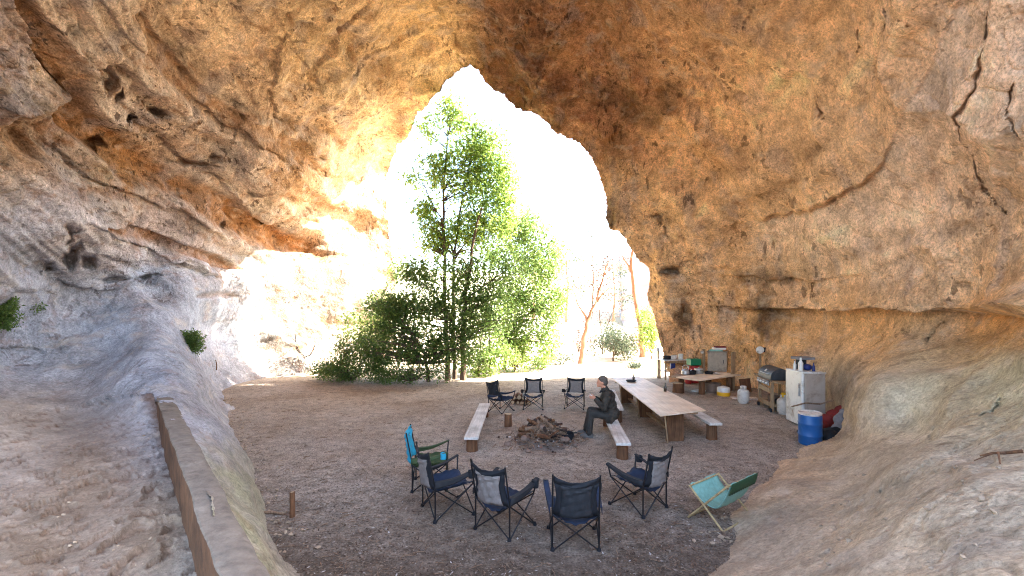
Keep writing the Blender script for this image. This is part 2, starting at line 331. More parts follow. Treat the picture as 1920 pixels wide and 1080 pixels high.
def displaced(q):
    Y = depth(q); P = unproj(q, Y); e = 1.5
    Px = unproj(q+[e, 0], depth(q+[e, 0])); Py = unproj(q+[0, e], depth(q+[0, e]))
    N = np.cross(Px-P, Py-P); N /= np.linalg.norm(N, axis=1)[:, None]+1e-9
    view = P-np.array([0, 0, H]); N *= np.where((N*view).sum(1) > 0, -1, 1)[:, None]
    reg = region(q); rough, strata, ochre = reg[:, 3], reg[:, 4], reg[:, 5]
    big = fbm(P*.33, 3); mid = fbm(P*np.array([1.0, 1.0, 1.3]), 4); rid = ridged(P*np.array([.9, .9, 1.2])+40, 4)
    fine = fbm(P*4.2+11, 4); blk = np.abs(perlin(P*2.1+60))
    sc1 = 1-2.2*np.abs(perlin(P*np.array([.28, .28, .36])+[3.3, 8.1, 2.2]+.25*np.stack([perlin(P*.6), perlin(P*.6+9), perlin(P*.6+19)], 1))); sc2 = 1-2.2*np.abs(perlin(P*.8+[13.3, 1.1, 7.7]))
    d = rough*(.24*big+.36*(sc1-.35)+.07*(sc2-.35)+.06*mid+.03*(rid-.3)+.024*fine)-rough*.05*sstep(.10, .0, blk); dv = np.zeros(len(q))
    # long hollows and flutes on the smooth banks
    low = sstep(620, 720, q[:, 1])*sstep(.6, .25, rough)
    d += low*(.05*fbm(P*np.array([1.1, 1.1, 2.0])+3, 3)+.008*fbm(P*9+3, 3))
    # flat lying beds: each sticks out and is undercut below
    zz = P[:, 2]+.22*fbm(P*.45+7, 3)+.05*fbm(P*2.3, 2)+.045*P[:, 0]
    tone = np.zeros(len(q))
    for th, amp, ph in ((.92, .42, 0), (.37, .15, 5.3)):
        L = zz/th+ph; k = np.floor(L).astype(np.int64); f = L-k; h = (_perm[k & 511]/512.0)
        along = sstep(-.25, .35, perlin(np.stack([P[:, 1]*.35, P[:, 0]*.2, k*3.7], 1)))
        d += .55*strata*amp*(.35+.65*h)*along*((1-sstep(0, .10, f))*-.25+(1-f)**1.6-.35)
        tone += strata*along*sstep(.55, .95, f)*(.4+.6*h)
    # pitted hollows in the upper left rock
    pit = sstep(.22, .55, perlin(P*np.array([1.4, 1.0, 1.1])+21)+.3*perlin(P*3.1))*sstep(.9, 1.2, rough)
    d -= .4*pit
    dark = np.zeros(len(q))
    for px, py, rx, ry, dp in HOLES:
        m = (np.abs(q[:, 0]-px) < 4*rx) & (np.abs(q[:, 1]-py) < 4*ry)
        if m.any():
            wv = .5*perlin(np.stack([q[m, 0]/rx, q[m, 1]/ry, np.full(m.sum(), px*.1)], 1)*1.3)
            r2 = np.hypot((q[m, 0]-px)/rx, (q[m, 1]-py)/ry)+wv; wv2 = .5*perlin(P[m]*5+8); dv[m] -= .8*dp*sstep(1.2, .3, r2+wv2*.6); dark[m] = np.maximum(dark[m], .55*sstep(1.1, .3, r2+wv2))
    bands = np.zeros(len(q)); wq = 9*perlin(P*1.1+33)+5*perlin(P*3.2+12)
    for poly, w, dp, co in BANDS:
        lo, hi = np.min(poly, 0)-70, np.max(poly, 0)+70
        m = ((q > lo) & (q < hi)).all(1)
        if m.any():
            dd, side, _, t = seg_dist(q[m], poly); ww = w*np.minimum(1, 4*np.minimum(t, 1-t)+.25)
            k = sstep(1.25, .6, (dd+wq[m]*(.5 if w > 15 else .25))/ww); d[m] -= dp*k; bands[m] = np.maximum(bands[m], k*co)
    for poly, dp in LIPS:
        lo, hi = np.min(poly, 0)-90, np.max(poly, 0)+90
        m = ((q > lo) & (q < hi)).all(1)
        if m.any():
            dd, side, _, t = seg_dist(q[m], poly); sd = np.where(side > 0, dd, -dd)+wq[m]*.8; en = sstep(0, .15, t)*sstep(1, .85, t)*(.55+.9*np.abs(perlin(P[m]*.9+4)))
            d[m] += dp*en*np.where(sd < 0, .5*np.exp(-np.abs(sd)/35), -.6*np.exp(-np.abs(sd)/22))
    wob = np.stack([perlin(P*1.7+30), perlin(P*1.7+50)], 1)*7
    wob2 = wob*.8+np.stack([perlin(P*5+30), perlin(P*5+50)], 1)*6+np.stack([perlin(P*13+30), perlin(P*13+50)], 1)*2.5
    for poly, w, dp in CRACKS:
        lo, hi = np.min(poly, 0)-70, np.max(poly, 0)+70
        m = ((q > lo) & (q < hi)).all(1)
        if m.any():
            dd, _, _, t = seg_dist(q[m]+wob2[m], poly); ww = .62*w*np.clip(.2+.8*np.abs(np.sin(t*PI))*(.75+2.2*perlin(P[m]*2.6+5)), .06, 2.2)
            dv[m] -= dp*np.exp(-(dd/np.maximum(ww, .8))**2)
            dark[m] = np.maximum(dark[m], .25*np.exp(-(dd/(ww*1.6))**2))
    # the roof slab ends in a lip above the right wall
    dd, side, _, t = seg_dist(q+wob*.8, CREASE)
    lip = sstep(0, .12, t)*sstep(1.0, .93, t)
    below = side > 0
    sd = np.where(below, dd, -dd)*(1+.3*perlin(P*3+77))+4*perlin(P*2.3+15); st = .5+.5*np.tanh(sd/3.5)
    dv += (-.30*st*np.exp(-np.abs(sd)/70)+.10*(1-st)*np.exp(-np.abs(sd)/60))*lip*(.22+.78*sstep(.68, .42, t))
    dv -= .30*np.exp(-(sd/3.4)**2)*lip*sstep(.55, .3, t)*(.7+.6*perlin(P*2.2+3))
    # long sweeping bands that follow the curve of the roof and the dip of the beds
    z0 = np.zeros(len(q)); wr_ = sstep(1120, 1280, q[:, 0])*sstep(600, 520, q[:, 1]); s0 = np.where(below, dd, -dd)
    dl, sl, _, _ = seg_dist(q, [(40,-120),(80,60),(172,234),(260,312),(364,364),(432,411),(520,458),(640,490)]); s1 = np.where(sl > 0, dl, -dl); wl_ = sstep(740, 600, q[:, 0])*sstep(580, 500, q[:, 1])
    bR = perlin(np.stack([s0/52+.9*perlin(P*.35+5), .12*P[:, 1], z0], 1))+.6*perlin(np.stack([s0/17+1.2*perlin(P*.5+9), .25*P[:, 1], z0+7], 1))
    bL = perlin(np.stack([s1/38+.8*perlin(P*.4+5), .15*P[:, 1], z0+3], 1))+.7*perlin(np.stack([s1/13+1.1*perlin(P*.6+9), .3*P[:, 1], z0+11], 1))
    sweep = wr_*bR+1.25*wl_*bL; d += .06*wr_*bR*sstep(.2, .6, rough)+.10*wl_*bL
    # undercut bench along the right wall at eye height
    b = sstep(1300, 1420, q[:, 0])*sstep(2400, 2000, q[:, 0]); yy = q[:, 1]-(577+6*perlin(P*1.3)+3*perlin(P*6)+8*sstep(1650, 1900, q[:, 0]))
    d += b*(np.where(yy < 0, .24*np.exp(yy/30), -.26*np.exp(-yy/80))+.09*np.exp(-(yy/8)**2)*perlin(P*4))
    dark = np.maximum(dark, b*.30*np.exp(-((yy-5)/4.5)**2)*sstep(-.3, .2, perlin(P*1.5+2)))
    yy = q[:, 1]-(520+10*perlin(P*.9+8)); d += b*.7*sstep(1650, 1500, q[:, 0])*np.where(yy < 0, .10*np.exp(yy/25), -.12*np.exp(-yy/26))
    # footprints and scuffs in the loose sand of the ledge
    sand = inside(q, FLOW['sand']).astype(float)
    d *= 1-.8*sand; dv *= 1-sand
    P2 = P+N*d[:, None]-view/np.linalg.norm(view, axis=1)[:, None]*dv[:, None]
    S3full = unproj(q, F*(H-.75)/np.maximum(q[:, 1]-CY, 30)); S3full[:, 2] = 0
    m = (sand > 0) | inside(q, FLOW['under'])
    if m.any():
        qs = q[m]; under = inside(qs, FLOW['under']); Yf = F*(H-.75)/np.maximum(qs[:, 1]-CY, 30); Yf = np.where(under, F*(H-.80)/np.maximum(qs[:, 1]-CY, 30), Yf)
        S = unproj(qs, Yf); S3 = S*1.0; S3[:, 2] = 0
        pr = perlin(S3*np.array([5.2, 2.6, 1])+90)+.25*perlin(S3*9); S[:, 2] += .03*fbm(S3*1.3+2, 3)-.035*sstep(.20, .36, pr)+.014*sstep(.05, .2, pr)*sstep(.34, .2, pr)-.02*sstep(.28, .4, perlin(S3*np.array([10, 5, 1])+9))+.006*fbm(S3*14, 3)
        dd, _, _, _ = seg_dist(qs, [(-300,800),(-40,790),(170,762),(285,735)]); k = np.where(under, 1, sstep(-5, 120, dd))
        P2[m] = P2[m]*(1-k[:, None])+S*k[:, None]
    # mineral colour of the stone, plus shade painted into holes and beside the wall
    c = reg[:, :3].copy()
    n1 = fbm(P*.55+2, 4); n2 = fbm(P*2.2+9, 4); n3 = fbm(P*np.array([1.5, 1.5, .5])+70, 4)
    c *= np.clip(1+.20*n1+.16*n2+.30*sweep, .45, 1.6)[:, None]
    oc = np.maximum(bands*.9*(1+.3*n2), ochre*sstep(-.15, .45, fbm(P*np.array([.45, .45, 1.2])+31, 3)+.8*tone)*.8); oc = np.clip(oc, 0, .85)
    c = c*(1-oc[:, None])+np.array(lin((146, 94, 44)))*oc[:, None]
    gr = np.clip(.45*sstep(.12, .6, n3)*rough, 0, .5)*(1-sand); c = c*(1-gr[:, None])+np.array(lin((150, 138, 134)))*gr[:, None]
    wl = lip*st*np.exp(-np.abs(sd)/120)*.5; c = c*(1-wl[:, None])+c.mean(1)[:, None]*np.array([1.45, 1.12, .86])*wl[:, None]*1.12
    pitc = sand*(.5*sstep(.20, .34, perlin(S3full*np.array([5.2, 2.6, 1])+90)+.25*perlin(S3full*9))+.6*sstep(.28, .4, perlin(S3full*np.array([10, 5, 1])+9)))*(.6+.8*perlin(S3full*1.1+4)); c = c*(1-pitc[:, None]*.8)+np.array(lin((104, 72, 48)))*(pitc*.8)[:, None]
    er, _, _, _ = seg_dist(q, [(285,735),(345,870),(410,1080),(530,1500)]); ed = sand*sstep(34, 6, er+14*perlin(S3full*2.4+8))*.8; c = c*(1-ed[:, None])+np.array(lin((96, 66, 44)))*ed[:, None]  # shade of the wall carried onto the sand as dark brown
    soot_shade = dark*.8  # shade painted into holes, cracks and the undercut; soot stains join it
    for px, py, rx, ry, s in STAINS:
        r2 = np.hypot((q[:, 0]-px)/rx, (q[:, 1]-py)/ry)+.45*n2; soot_shade = np.maximum(soot_shade, s*sstep(1.5, .35, r2))
    c = c*(1-.86*soot_shade[:, None])+np.array(lin((58, 46, 42)))*(.5*soot_shade)[:, None]
    gm = sstep(600, 655, q[:, 1])*sstep(1560, 1760, q[:, 0])*sstep(900, 700, q[:, 1])*.3+sstep(60, 10, np.abs(q[:, 0]-(395+.35*(q[:, 1]-850))))*sstep(800, 900, q[:, 1])*.5*sstep(-.2, .4, n2)
    c = c*(1-gm[:, None])+np.array(lin((142, 138, 98)))*gm[:, None]
    return P2, c, N, sand

RIM = [(735,700),(740,620),(742,560),(738,500),(728,440),(722,400),(720,360),(728,318),(744,275),(768,236),(782,205),(806,184),(826,160),(850,148),(866,134),(880,128),(892,134),(906,152),(930,172),(950,190),(968,203),(1000,212),(1022,222),(1040,238),(1062,250),(1082,264),(1104,284),(1118,300),(1128,322),(1132,348),(1140,372),(1143,400),(1150,424),(1166,436),(1176,454),(1188,470),(1200,486),(1216,500),(1221,518),(1216,540),(1217,562),(1226,588),(1232,612),(1238,640),(1243,664),(1250,706)]
def dense(poly, step=3.0):
    o = []
    for a, b in zip(poly[:-1], poly[1:]):
        n = max(1, int(math.hypot(b[0]-a[0], b[1]-a[1])/step))
        o += [(a[0]+(b[0]-a[0])*k/n, a[1]+(b[1]-a[1])*k/n) for k in range(n)]
    return np.array(o+[poly[-1]], float)
rim = dense(RIM)
wv = np.stack([perlin(np.stack([rim[:, 0]*.05, rim[:, 1]*.05, np.zeros(len(rim))], 1)), perlin(np.stack([rim[:, 0]*.05, rim[:, 1]*.05, np.full(len(rim), 9.)], 1))], 1)*2.5
wv += np.stack([perlin(np.stack([rim[:, 0]*.17, rim[:, 1]*.17, np.zeros(len(rim))], 1)), perlin(np.stack([rim[:, 0]*.17, rim[:, 1]*.17, np.full(len(rim), 9.)], 1))], 1)*3
rim = rim+wv
mouth = np.concatenate([rim, [(1260,760),(735,760)]])

def rock_mat():
    t = NT('sandstone'); a = t.attr('stone'); v = t.mapping(); rel = t.attr('relief').outputs['Fac']
    n1 = t.noise(v, 2.6, 9, .7); n2 = t.noise(v, 11, 7, .75); n3 = t.noise(t.mapping((1,1,2.2)), 1.3, 6, .62); n4 = t.noise(v, 25, 5, .75)
    g = t.math('MULTIPLY', t.ramp(n1, [(.27, .46), (.47, .95), (.72, 1.32)]), t.ramp(n2, [(.30, .58), (.5, 1.0), (.72, 1.28)]))
    g = t.math('MULTIPLY', g, t.ramp(n4, [(.31, .40), (.5, 1.0), (.68, 1.42)]))
    c = t.mix(t.math('ADD', t.math('MULTIPLY', rel, .5), .5), a.outputs['Color'], t.mix(1.0, a.outputs['Color'], g, 'MULTIPLY'))
    # fine cracks and short slanting scratches
    w = t.n.new('ShaderNodeVectorMath'); w.operation = 'ADD'; t.l.new(v, w.inputs[0])
    wn = t.n.new('ShaderNodeTexNoise'); wn.inputs['Scale'].default_value = 2.2; wn.inputs['Detail'].default_value = 5; t.l.new(v, wn.inputs['Vector']); t.l.new(wn.outputs['Color'], w.inputs[1])
    cr = t.voro(w.outputs[0], 1.15, 'DISTANCE_TO_EDGE')
    crk = t.math('MULTIPLY', t.ramp(cr, [(.0, 1), (.02, 0)]), t.ramp(t.noise(v, .7, 4, .6), [(.56, 0), (.68, .8)]))
    sv = t.mapping((1, .45, .30), (R(20), R(-28), 0))
    sc = t.math('MULTIPLY', t.ramp(t.noise(sv, 8.5, 3, .55), [(.385, 1), (.43, 0)]), t.ramp(t.noise(v, .75, 4, .6), [(.48, 0), (.60, 1)]))
    pit = t.math('MULTIPLY', t.ramp(t.voro(w.outputs[0], 6.5), [(.14, 1), (.26, 0)]), t.ramp(t.noise(v, .8, 4, .65), [(.50, 0), (.62, 1)]))
    hole = t.math('MULTIPLY', t.math('MAXIMUM', t.math('MAXIMUM', crk, sc), pit), rel)
    c = t.mix(t.math('MULTIPLY', hole, .8), c, lin((70, 48, 34)))
    pale = t.ramp(n3, [(.55, 0), (.70, .38)]); c = t.mix(pale, c, lin((214, 194, 172)))
    och = t.ramp(t.noise(t.mapping((1,1,1.4), (0,0,1)), 1.9, 7, .68), [(.53, 0), (.66, .5)]); c = t.mix(t.math('MULTIPLY', och, rel), c, lin((150, 96, 52)))
    h = t.math('ADD', t.math('MULTIPLY', n1, t.math('ADD', t.math('MULTIPLY', rel, .8), .2)), t.math('MULTIPLY', n2, .5)); h = t.math('SUBTRACT', h, t.math('MULTIPLY', hole, .45))
    w2 = t.n.new('ShaderNodeVectorMath'); w2.operation = 'MULTIPLY_ADD'; w2.inputs[1].default_value = (.28, .28, .28); t.l.new(wn.outputs['Color'], w2.inputs[0]); t.l.new(v, w2.inputs[2])
    h = t.math('ADD', h, t.math('MULTIPLY', t.voro(w2.outputs[0], 5.5), .38)); h = t.math('ADD', h, t.math('MULTIPLY', t.voro(w2.outputs[0], 19), .16))
    fac = t.ramp(t.voro(w2.outputs[0], 5.5), [(.05, .86), (.55, 1.07)]); c = t.mix(rel, c, t.mix(1.0, c, fac, 'MULTIPLY'))
    h = t.math('MULTIPLY', h, t.math('ADD', t.math('MULTIPLY', rel, .75), .25))
    b1 = t.bump(h, 1.0, .08); b2 = t.bump(n4, .7, .02, b1)
    return t.done(c, .92, b2, spec=.12)
ROCK = rock_mat()

def color_attr(o, name, c):
    a = o.data.attributes.new(name, 'FLOAT_COLOR', 'POINT'); c4 = np.ones((len(c), 4), np.float32); c4[:, :3] = np.clip(c, .01, .8); a.data.foreach_set('color', c4.ravel())
def float_attr(o, name, c):
    a = o.data.attributes.new(name, 'FLOAT', 'POINT'); a.data.foreach_set('value', np.asarray(c, np.float32))

ALB = 1.0
def build_cave():
    xs = np.concatenate([np.arange(-900, -24, 22), np.arange(-24, 1947, 3.0), np.arange(1950, 2830, 22)])
    ys = np.concatenate([np.arange(-900, -24, 22), np.arange(-24, 1107, 3.0), np.arange(1110, 1410, 15)])
    gx, gy = np.meshgrid(xs, ys); q = np.stack([gx.ravel(), gy.ravel()], 1); nx, ny = len(xs), len(ys)
    d, _, near, _ = seg_dist(q, rim); ins = inside(q, mouth)
    snap = d < 2.0; q[snap] = near[snap]; ins &= ~snap
    P, c, N, sand = displaced(q)
    cut = ins | (P[:, 2] < -.5)
    idx = np.arange(nx*ny).reshape(ny, nx)
    Q = np.stack([idx[:-1, :-1], idx[:-1, 1:], idx[1:, 1:], idx[1:, :-1]], -1).reshape(-1, 4)
    Q = Q[~cut[Q].any(1)]
    # no webs where the middle of the floor lies open
    use = np.zeros(len(P), bool); use[Q.ravel()] = True
    rel = region(q)[:, 3]*(1-sand)
    # outer cliff face round the mouth
    Pr, cr, Nr, _ = displaced(rim); k = len(rim)
    tx = np.gradient(rim[:, 0]); ty = np.gradient(rim[:, 1]); L = np.hypot(tx, ty)+1e-9
    s = 9; sm = lambda a: np.convolve(np.pad(a, s, 'edge'), np.ones(2*s+1)/(2*s+1), 'valid')
    ox, oz = sm(ty/L), sm(tx/L); m = np.hypot(ox, oz)+1e-9; ox, oz = ox/m, oz/m
    V = [P]; C = [c]; Fq = [Q]; base = len(P); RL = [rel]; rings = []
    cen = np.array([1.5, 0, 3.0])
    for off, dy in ((-.02, .0), (.10, .14), (.5, .3), (1.4, .4), (4, .5), (11, .6), (26, .9)):
        W = Pr.copy()
        W[:, 0] += ox*off; W[:, 2] += oz*off; W[:, 1] += dy
        if off > .05: W += np.stack([perlin(W*.9), .3*perlin(W*.9+20), perlin(W*.9+40)], 1)*min(.6, off*.35)
        rings.append(base); V.append(W); C.append(np.tile(np.array(lin((196, 158, 118))), (k, 1))*(1+.2*perlin(W*.8))[:, None]); RL.append(np.ones(k)); base += k
    C[1] = cr
    i = np.arange(k-1)
    for a, b in zip(rings[:-1], rings[1:]): Fq.append(np.stack([a+i, a+i+1, b+i+1, b+i], 1))
    # roof and walls carried on past the camera
    def border(line, steps):
        nonlocal base
        prev = line
        for (dx, dy, dz) in steps:
            W = P[line]+np.array([0, dy, 0])
            W[:, 0] *= 1+dx; W[:, 2] += dz*(P[line][:, 2]-1)
            W += np.stack([perlin(W*.7), perlin(W*.7+20), perlin(W*.7+40)], 1)*.25
            n = base+np.arange(len(line)); V.append(W); C.append(c[line]); RL.append(rel[line]); base += len(line)
            j = np.arange(len(line)-1); Fq.append(np.stack([prev[j], prev[j+1], n[j+1], n[j]], 1)); prev = n
    top = idx[0, :]; left = idx[:, 0]; right = idx[:, -1]
    loop = np.concatenate([left[::-1], top[1:-1], right])
    border(loop, BACK)
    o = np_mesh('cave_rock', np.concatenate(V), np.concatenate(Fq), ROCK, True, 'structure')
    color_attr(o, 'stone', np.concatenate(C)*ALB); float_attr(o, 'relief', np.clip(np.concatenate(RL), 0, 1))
    # drop loose points
    bm = bmesh.new(); bm.from_mesh(o.data); bmesh.ops.delete(bm, geom=[v for v in bm.verts if not v.link_faces], context='VERTS')
    bm.to_mesh(o.data); bm.free()
    return o
BACK = [(0, -1.2, 0), (0, -1.2, 0)]
build_cave()

# ------------------------------------------------------------------ floor of the cave and ground outside
def ground_h(x, y):
    P = np.stack([x, y, np.zeros_like(x)], 1)
    h = .035*fbm(P*.5, 3)+.012*fbm(P*2.5, 3)+.006*fbm(P*9, 2)
    h += .10*np.exp(-(((x+5.5)/2.6)**2+((y-18.5)/1.6)**2))                 # low rise under the bushes
    h += np.where(y > 30, (y-30)*.02, 0)
    return h
def ground_mat():
    t = NT('dusty_floor'); v = t.mapping()
    a = t.noise(v, .55, 5, .6); b = t.noise(v, 5, 7, .7); c_ = t.noise(v, 38, 5, .7)
    c = t.ramp(a, [(.30, lin((138, 119, 101))), (.5, lin((156, 140, 124))), (.72, lin((170, 154, 138)))])
    c = t.mix(t.ramp(t.noise(t.mapping(), .33, 4, .6, .5), [(.52, 0), (.68, .55)]), c, lin((138, 120, 102)))
    c = t.mix(1, c, t.ramp(b, [(.28, .55), (.5, 1), (.72, 1.3)]), 'MULTIPLY')
    c = t.mix(1, c, t.ramp(c_, [(.30, .30), (.5, 1), (.68, 1.65)]), 'MULTIPLY')
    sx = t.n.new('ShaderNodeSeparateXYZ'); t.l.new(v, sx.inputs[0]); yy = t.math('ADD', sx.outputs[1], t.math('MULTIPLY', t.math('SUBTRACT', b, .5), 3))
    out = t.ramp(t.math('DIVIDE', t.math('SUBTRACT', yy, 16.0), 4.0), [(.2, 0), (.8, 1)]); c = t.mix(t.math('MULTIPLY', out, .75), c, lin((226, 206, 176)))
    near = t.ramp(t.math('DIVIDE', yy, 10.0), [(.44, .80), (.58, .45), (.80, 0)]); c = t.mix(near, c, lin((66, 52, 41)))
    vr = t.n.new('ShaderNodeTexVoronoi'); vr.inputs['Scale'].default_value = 24; t.l.new(v, vr.inputs['Vector'])
    fl = t.ramp(vr.outputs['Distance'], [(.10, 1), (.20, 0)]); sel = t.n.new('ShaderNodeSeparateColor'); t.l.new(vr.outputs['Color'], sel.inputs[0])
    bits = t.math('MULTIPLY', fl, t.ramp(sel.outputs[0], [(.72, 0), (.74, 1)]))
    c = t.mix(bits, c, t.ramp(sel.outputs[1], [(0, lin((70, 52, 40))), (.5, lin((120, 96, 76))), (1, lin((168, 150, 134)))]))
    h = t.math('ADD', b, t.math('MULTIPLY', c_, .5)); h = t.math('ADD', h, t.math('MULTIPLY', bits, .3))
    return t.done(c, .95, t.bump(h, .8, .035), spec=.1)
def build_ground():
    xs = np.concatenate([[-140, -100, -60, -40, -30, -24, -20], np.arange(-17, 14, .09), [16, 19, 24, 30, 40, 60, 100, 140]])
    ys = np.concatenate([[-40, -20, -8, -2, 1], np.arange(2.5, 26, .09), np.arange(26, 44, .6), [48, 60, 80, 120, 180]])
    gx, gy = np.meshgrid(xs, ys); x, y = gx.ravel().astype(float), gy.ravel().astype(float)
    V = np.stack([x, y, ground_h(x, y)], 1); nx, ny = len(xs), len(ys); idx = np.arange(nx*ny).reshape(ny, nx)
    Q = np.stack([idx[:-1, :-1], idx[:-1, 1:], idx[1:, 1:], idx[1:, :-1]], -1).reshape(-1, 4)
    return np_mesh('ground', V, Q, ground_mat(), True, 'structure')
build_ground()
def gz(x, y): return float(ground_h(np.array([float(x)]), np.array([float(y)]))[0])
#PART3
def on_rock(px, py):
    P, _, N, _ = displaced(np.array([[float(px), float(py)]])); return Vector(P[0]), Vector(N[0])

# ------------------------------------------------------------------ plants
def leaf_arrays(C, per, rad, ln, wd, seed, droop=.25):
    g = np.random.default_rng(seed); C = np.repeat(np.asarray(C, float), per, 0); n = len(C)
    u = g.normal(size=(n, 3)); u /= np.linalg.norm(u, axis=1)[:, None]
    p = C+u*(rad*g.random(n)**.5)[:, None]*np.array([1, 1, .75])
    d = g.normal(size=(n, 3))*.7+u*.6; d[:, 2] -= droop; d /= np.linalg.norm(d, axis=1)[:, None]
    s = np.cross(d, g.normal(size=(n, 3))); s /= np.linalg.norm(s, axis=1)[:, None]; nn = np.cross(d, s)
    L = (ln*(.6+.8*g.random(n)))[:, None]; W = L*wd
    a = p; b = p+d*L*.45+s*W*.5+nn*W*.15; c = p+d*L+nn*W*-.2; e = p+d*L*.45-s*W*.5+nn*W*.15
    V = np.stack([a, b, c, e], 1).reshape(-1, 3); return V, np.arange(4*n).reshape(n, 4)

def blob_points(blobs, g):
    out = []
    for (px, py, Y, rx, ry, rd, n) in blobs:
        u = g.normal(size=(n, 3)); u /= np.linalg.norm(u, axis=1)[:, None]; u *= (g.random(n)**.42)[:, None]
        c = at(px, py, Y); k = Y/F
        out.append(np.array([c.x, c.y, c.z])+u*np.array([rx*k, rd, ry*k]))
    return np.concatenate(out)

BARK = pmat('bark', lin((92, 74, 60)), .9, .45, 14, .5, stretch=(1, 1, .25))
BARKP = pmat('pale_bark', lin((150, 114, 94)), .85, .35, 9, .4, stretch=(1, 1, .3), dirt=lin((120, 78, 58)))
def plant(name, label, cat, stems, blobs, mat, bark=BARK, per=14, rad=.36, ln=.15, wd=.38, seed=1, group=None, twigs=.35, crown='crown', trunk='trunk'):
    g = np.random.default_rng(seed); random.seed(seed)
    base = at(*stems[0][0][0]) if stems else None
    pts = blob_points(blobs, g)
    if base is None: base = Vector(pts.mean(0)); base.z = pts[:, 2].min()
    t = thing(name, label, cat, base, 0, group); b = np.array(base)
    V, Fq = leaf_arrays(pts, per, rad, ln, wd, seed)
    o = np_mesh(crown, V-b, Fq, mat, False); o.parent = t
    if stems:
        mb = MB(); allp = []
        for pl, r0, r1 in stems:
            P = [at(*p) for p in pl]; n = 5*(len(P)-1)+1; Q = []
            for i in range(n):
                f = i/5; k = min(int(f), len(P)-2); p = P[k].lerp(P[k+1], f-k)
                if 0 < i: p = p+Vector((random.uniform(-1, 1), random.uniform(-1, 1), 0))*.035
                Q.append(p)
            rr = [r0+(r1-r0)*(i/(n-1))**.8 for i in range(n)]; rr[0] *= 1.35
            Q[0] = Q[0]-Vector((0, 0, .15))
            mb.tube([q-base for q in Q], rr, 9, wob=.12); allp += [(q, r) for q, r in zip(Q[n//5:], rr[n//5:])]
        for p in pts:
            if g.random() > twigs: continue
            p = Vector(p); q, r = min(allp, key=lambda a: (a[0]-p).length+max(0, a[0].z-p.z+.4)*1.6)
            m = q.lerp(p, .5)+Vector((random.uniform(-.1, .1), random.uniform(-.1, .1), random.uniform(-.02, .14)))
            k = min(.5*r, .028); mb.tube([q-base, m-base, p-base], [k, k*.65, .005], 5, cap=False)
        mb.build(trunk, bark, t, True)
    return t

LF_DARK = leafmat('leaf_dark', (.042, .082, .018), (.15, .21, .045), .45)
LF_MID = leafmat('leaf_mid', (.085, .15, .022), (.27, .345, .07), .58)
LF_LIGHT = leafmat('leaf_light', (.075, .135, .025), (.22, .30, .075), .5)
LF_GREY = leafmat('leaf_grey', (.03, .045, .025), (.10, .12, .07), .3)
LF_DRY = leafmat('leaf_dry', (.06, .04, .035), (.19, .13, .11), .3)

plant('tree', 'tall slender tree with the thin leftmost trunk, its top the highest', 'tree',
  [([(840,716,17.0),(836,600,17.2),(832,450,17.6),(833,330,17.9),(845,205,18.1)], .105, .02), ([(832,420,17.7),(800,360,17.8),(785,320,17.9)], .03, .008), ([(833,350,17.9),(880,290,18),(905,250,18)], .03, .008)],
  [(845,215,18.0,34,38,.8,78),(800,240,18.0,20,30,.6,27),(885,262,18.0,52,42,1,112),(815,310,18.0,34,40,.8,57),(855,335,18.0,60,46,1,105),(925,292,18.0,34,44,.9,78),(795,395,18.0,24,30,.6,54),(812,445,18.0,36,38,.8,88),(768,335,18.0,14,14,.4,13)], LF_MID, seed=11, ln=.16)
plant('tree', 'slender tree in the middle of the clump with a leaning stem', 'tree',
  [([(853,718,17.4),(850,600,17.6),(852,480,17.9),(866,370,18.2),(884,290,18.3)], .09, .02), ([(852,480,17.9),(905,420,18.1),(935,370,18.2)], .035, .01)],
  [(890,300,18.2,44,44,.9,69),(950,375,18.2,26,30,.7,46),(905,350,18.2,52,40,.9,131),(945,330,18.2,28,40,.7,60),(915,420,18.2,56,46,1,134),(868,440,18.2,50,46,.9,131),(950,410,18.2,22,34,.6,43)], LF_MID, seed=12, ln=.16)
plant('tree', 'thickest of the clumped trees, its stem splitting above dark foliage', 'tree',
  [([(869,717,17.2),(868,620,17.2),(874,540,17.2),(888,450,17.2),(902,390,17.2)], .125, .03), ([(874,560,17.2),(930,520,17.1),(975,490,17.1)], .045, .01), ([(868,630,17.2),(820,560,17.0),(775,520,16.9)], .04, .01)],
  [(875,520,17.2,70,50,1.1,137),(950,500,17.2,50,52,.9,87),(785,515,16.9,44,34,.8,90),(835,575,16.9,90,46,1.1,212),(755,575,16.8,44,34,.8,90),(920,580,17.1,52,46,.9,95)], LF_DARK, seed=13, ln=.15, per=15)
plant('tree', 'low spreading dark tree leaning left over the bushes', 'tree',
  [([(805,716,16.7),(795,660,16.7),(765,610,16.7),(735,580,16.7)], .07, .02), ([(795,660,16.7),(840,620,16.6)], .03, .01)],
  [(735,590,16.7,42,40,.8,109),(725,645,16.6,56,42,.9,161),(795,640,16.6,60,44,.9,161),(852,650,16.6,40,46,.8,91),(880,640,16.9,34,50,.7,65),(695,575,16.8,16,18,.4,20)], LF_DARK, seed=14, ln=.14, per=15)
plant('tree', 'young yellow green tree lit by the sun, right of the dark clump', 'tree',
  [([(945,692,20.2),(948,620,20.2),(968,540,20.3),(985,460,20.4)], .07, .015), ([(948,620,20.2),(1000,580,20.2),(1025,540,20.3)], .03, .008)],
  [(955,450,20.3,30,34,.9,60),(985,410,20.4,26,26,.8,34),(1040,475,20.5,24,34,.8,44),(1045,560,20.4,22,40,.8,40),(990,440,20.4,44,36,1,110),(1005,500,20.4,52,40,1,158),(960,560,20.2,40,44,.9,144),(1015,570,20.2,44,44,1,148),(965,630,20.1,46,40,.9,158),(1025,640,20.1,26,30,.7,57)], LF_LIGHT, seed=15, ln=.17)
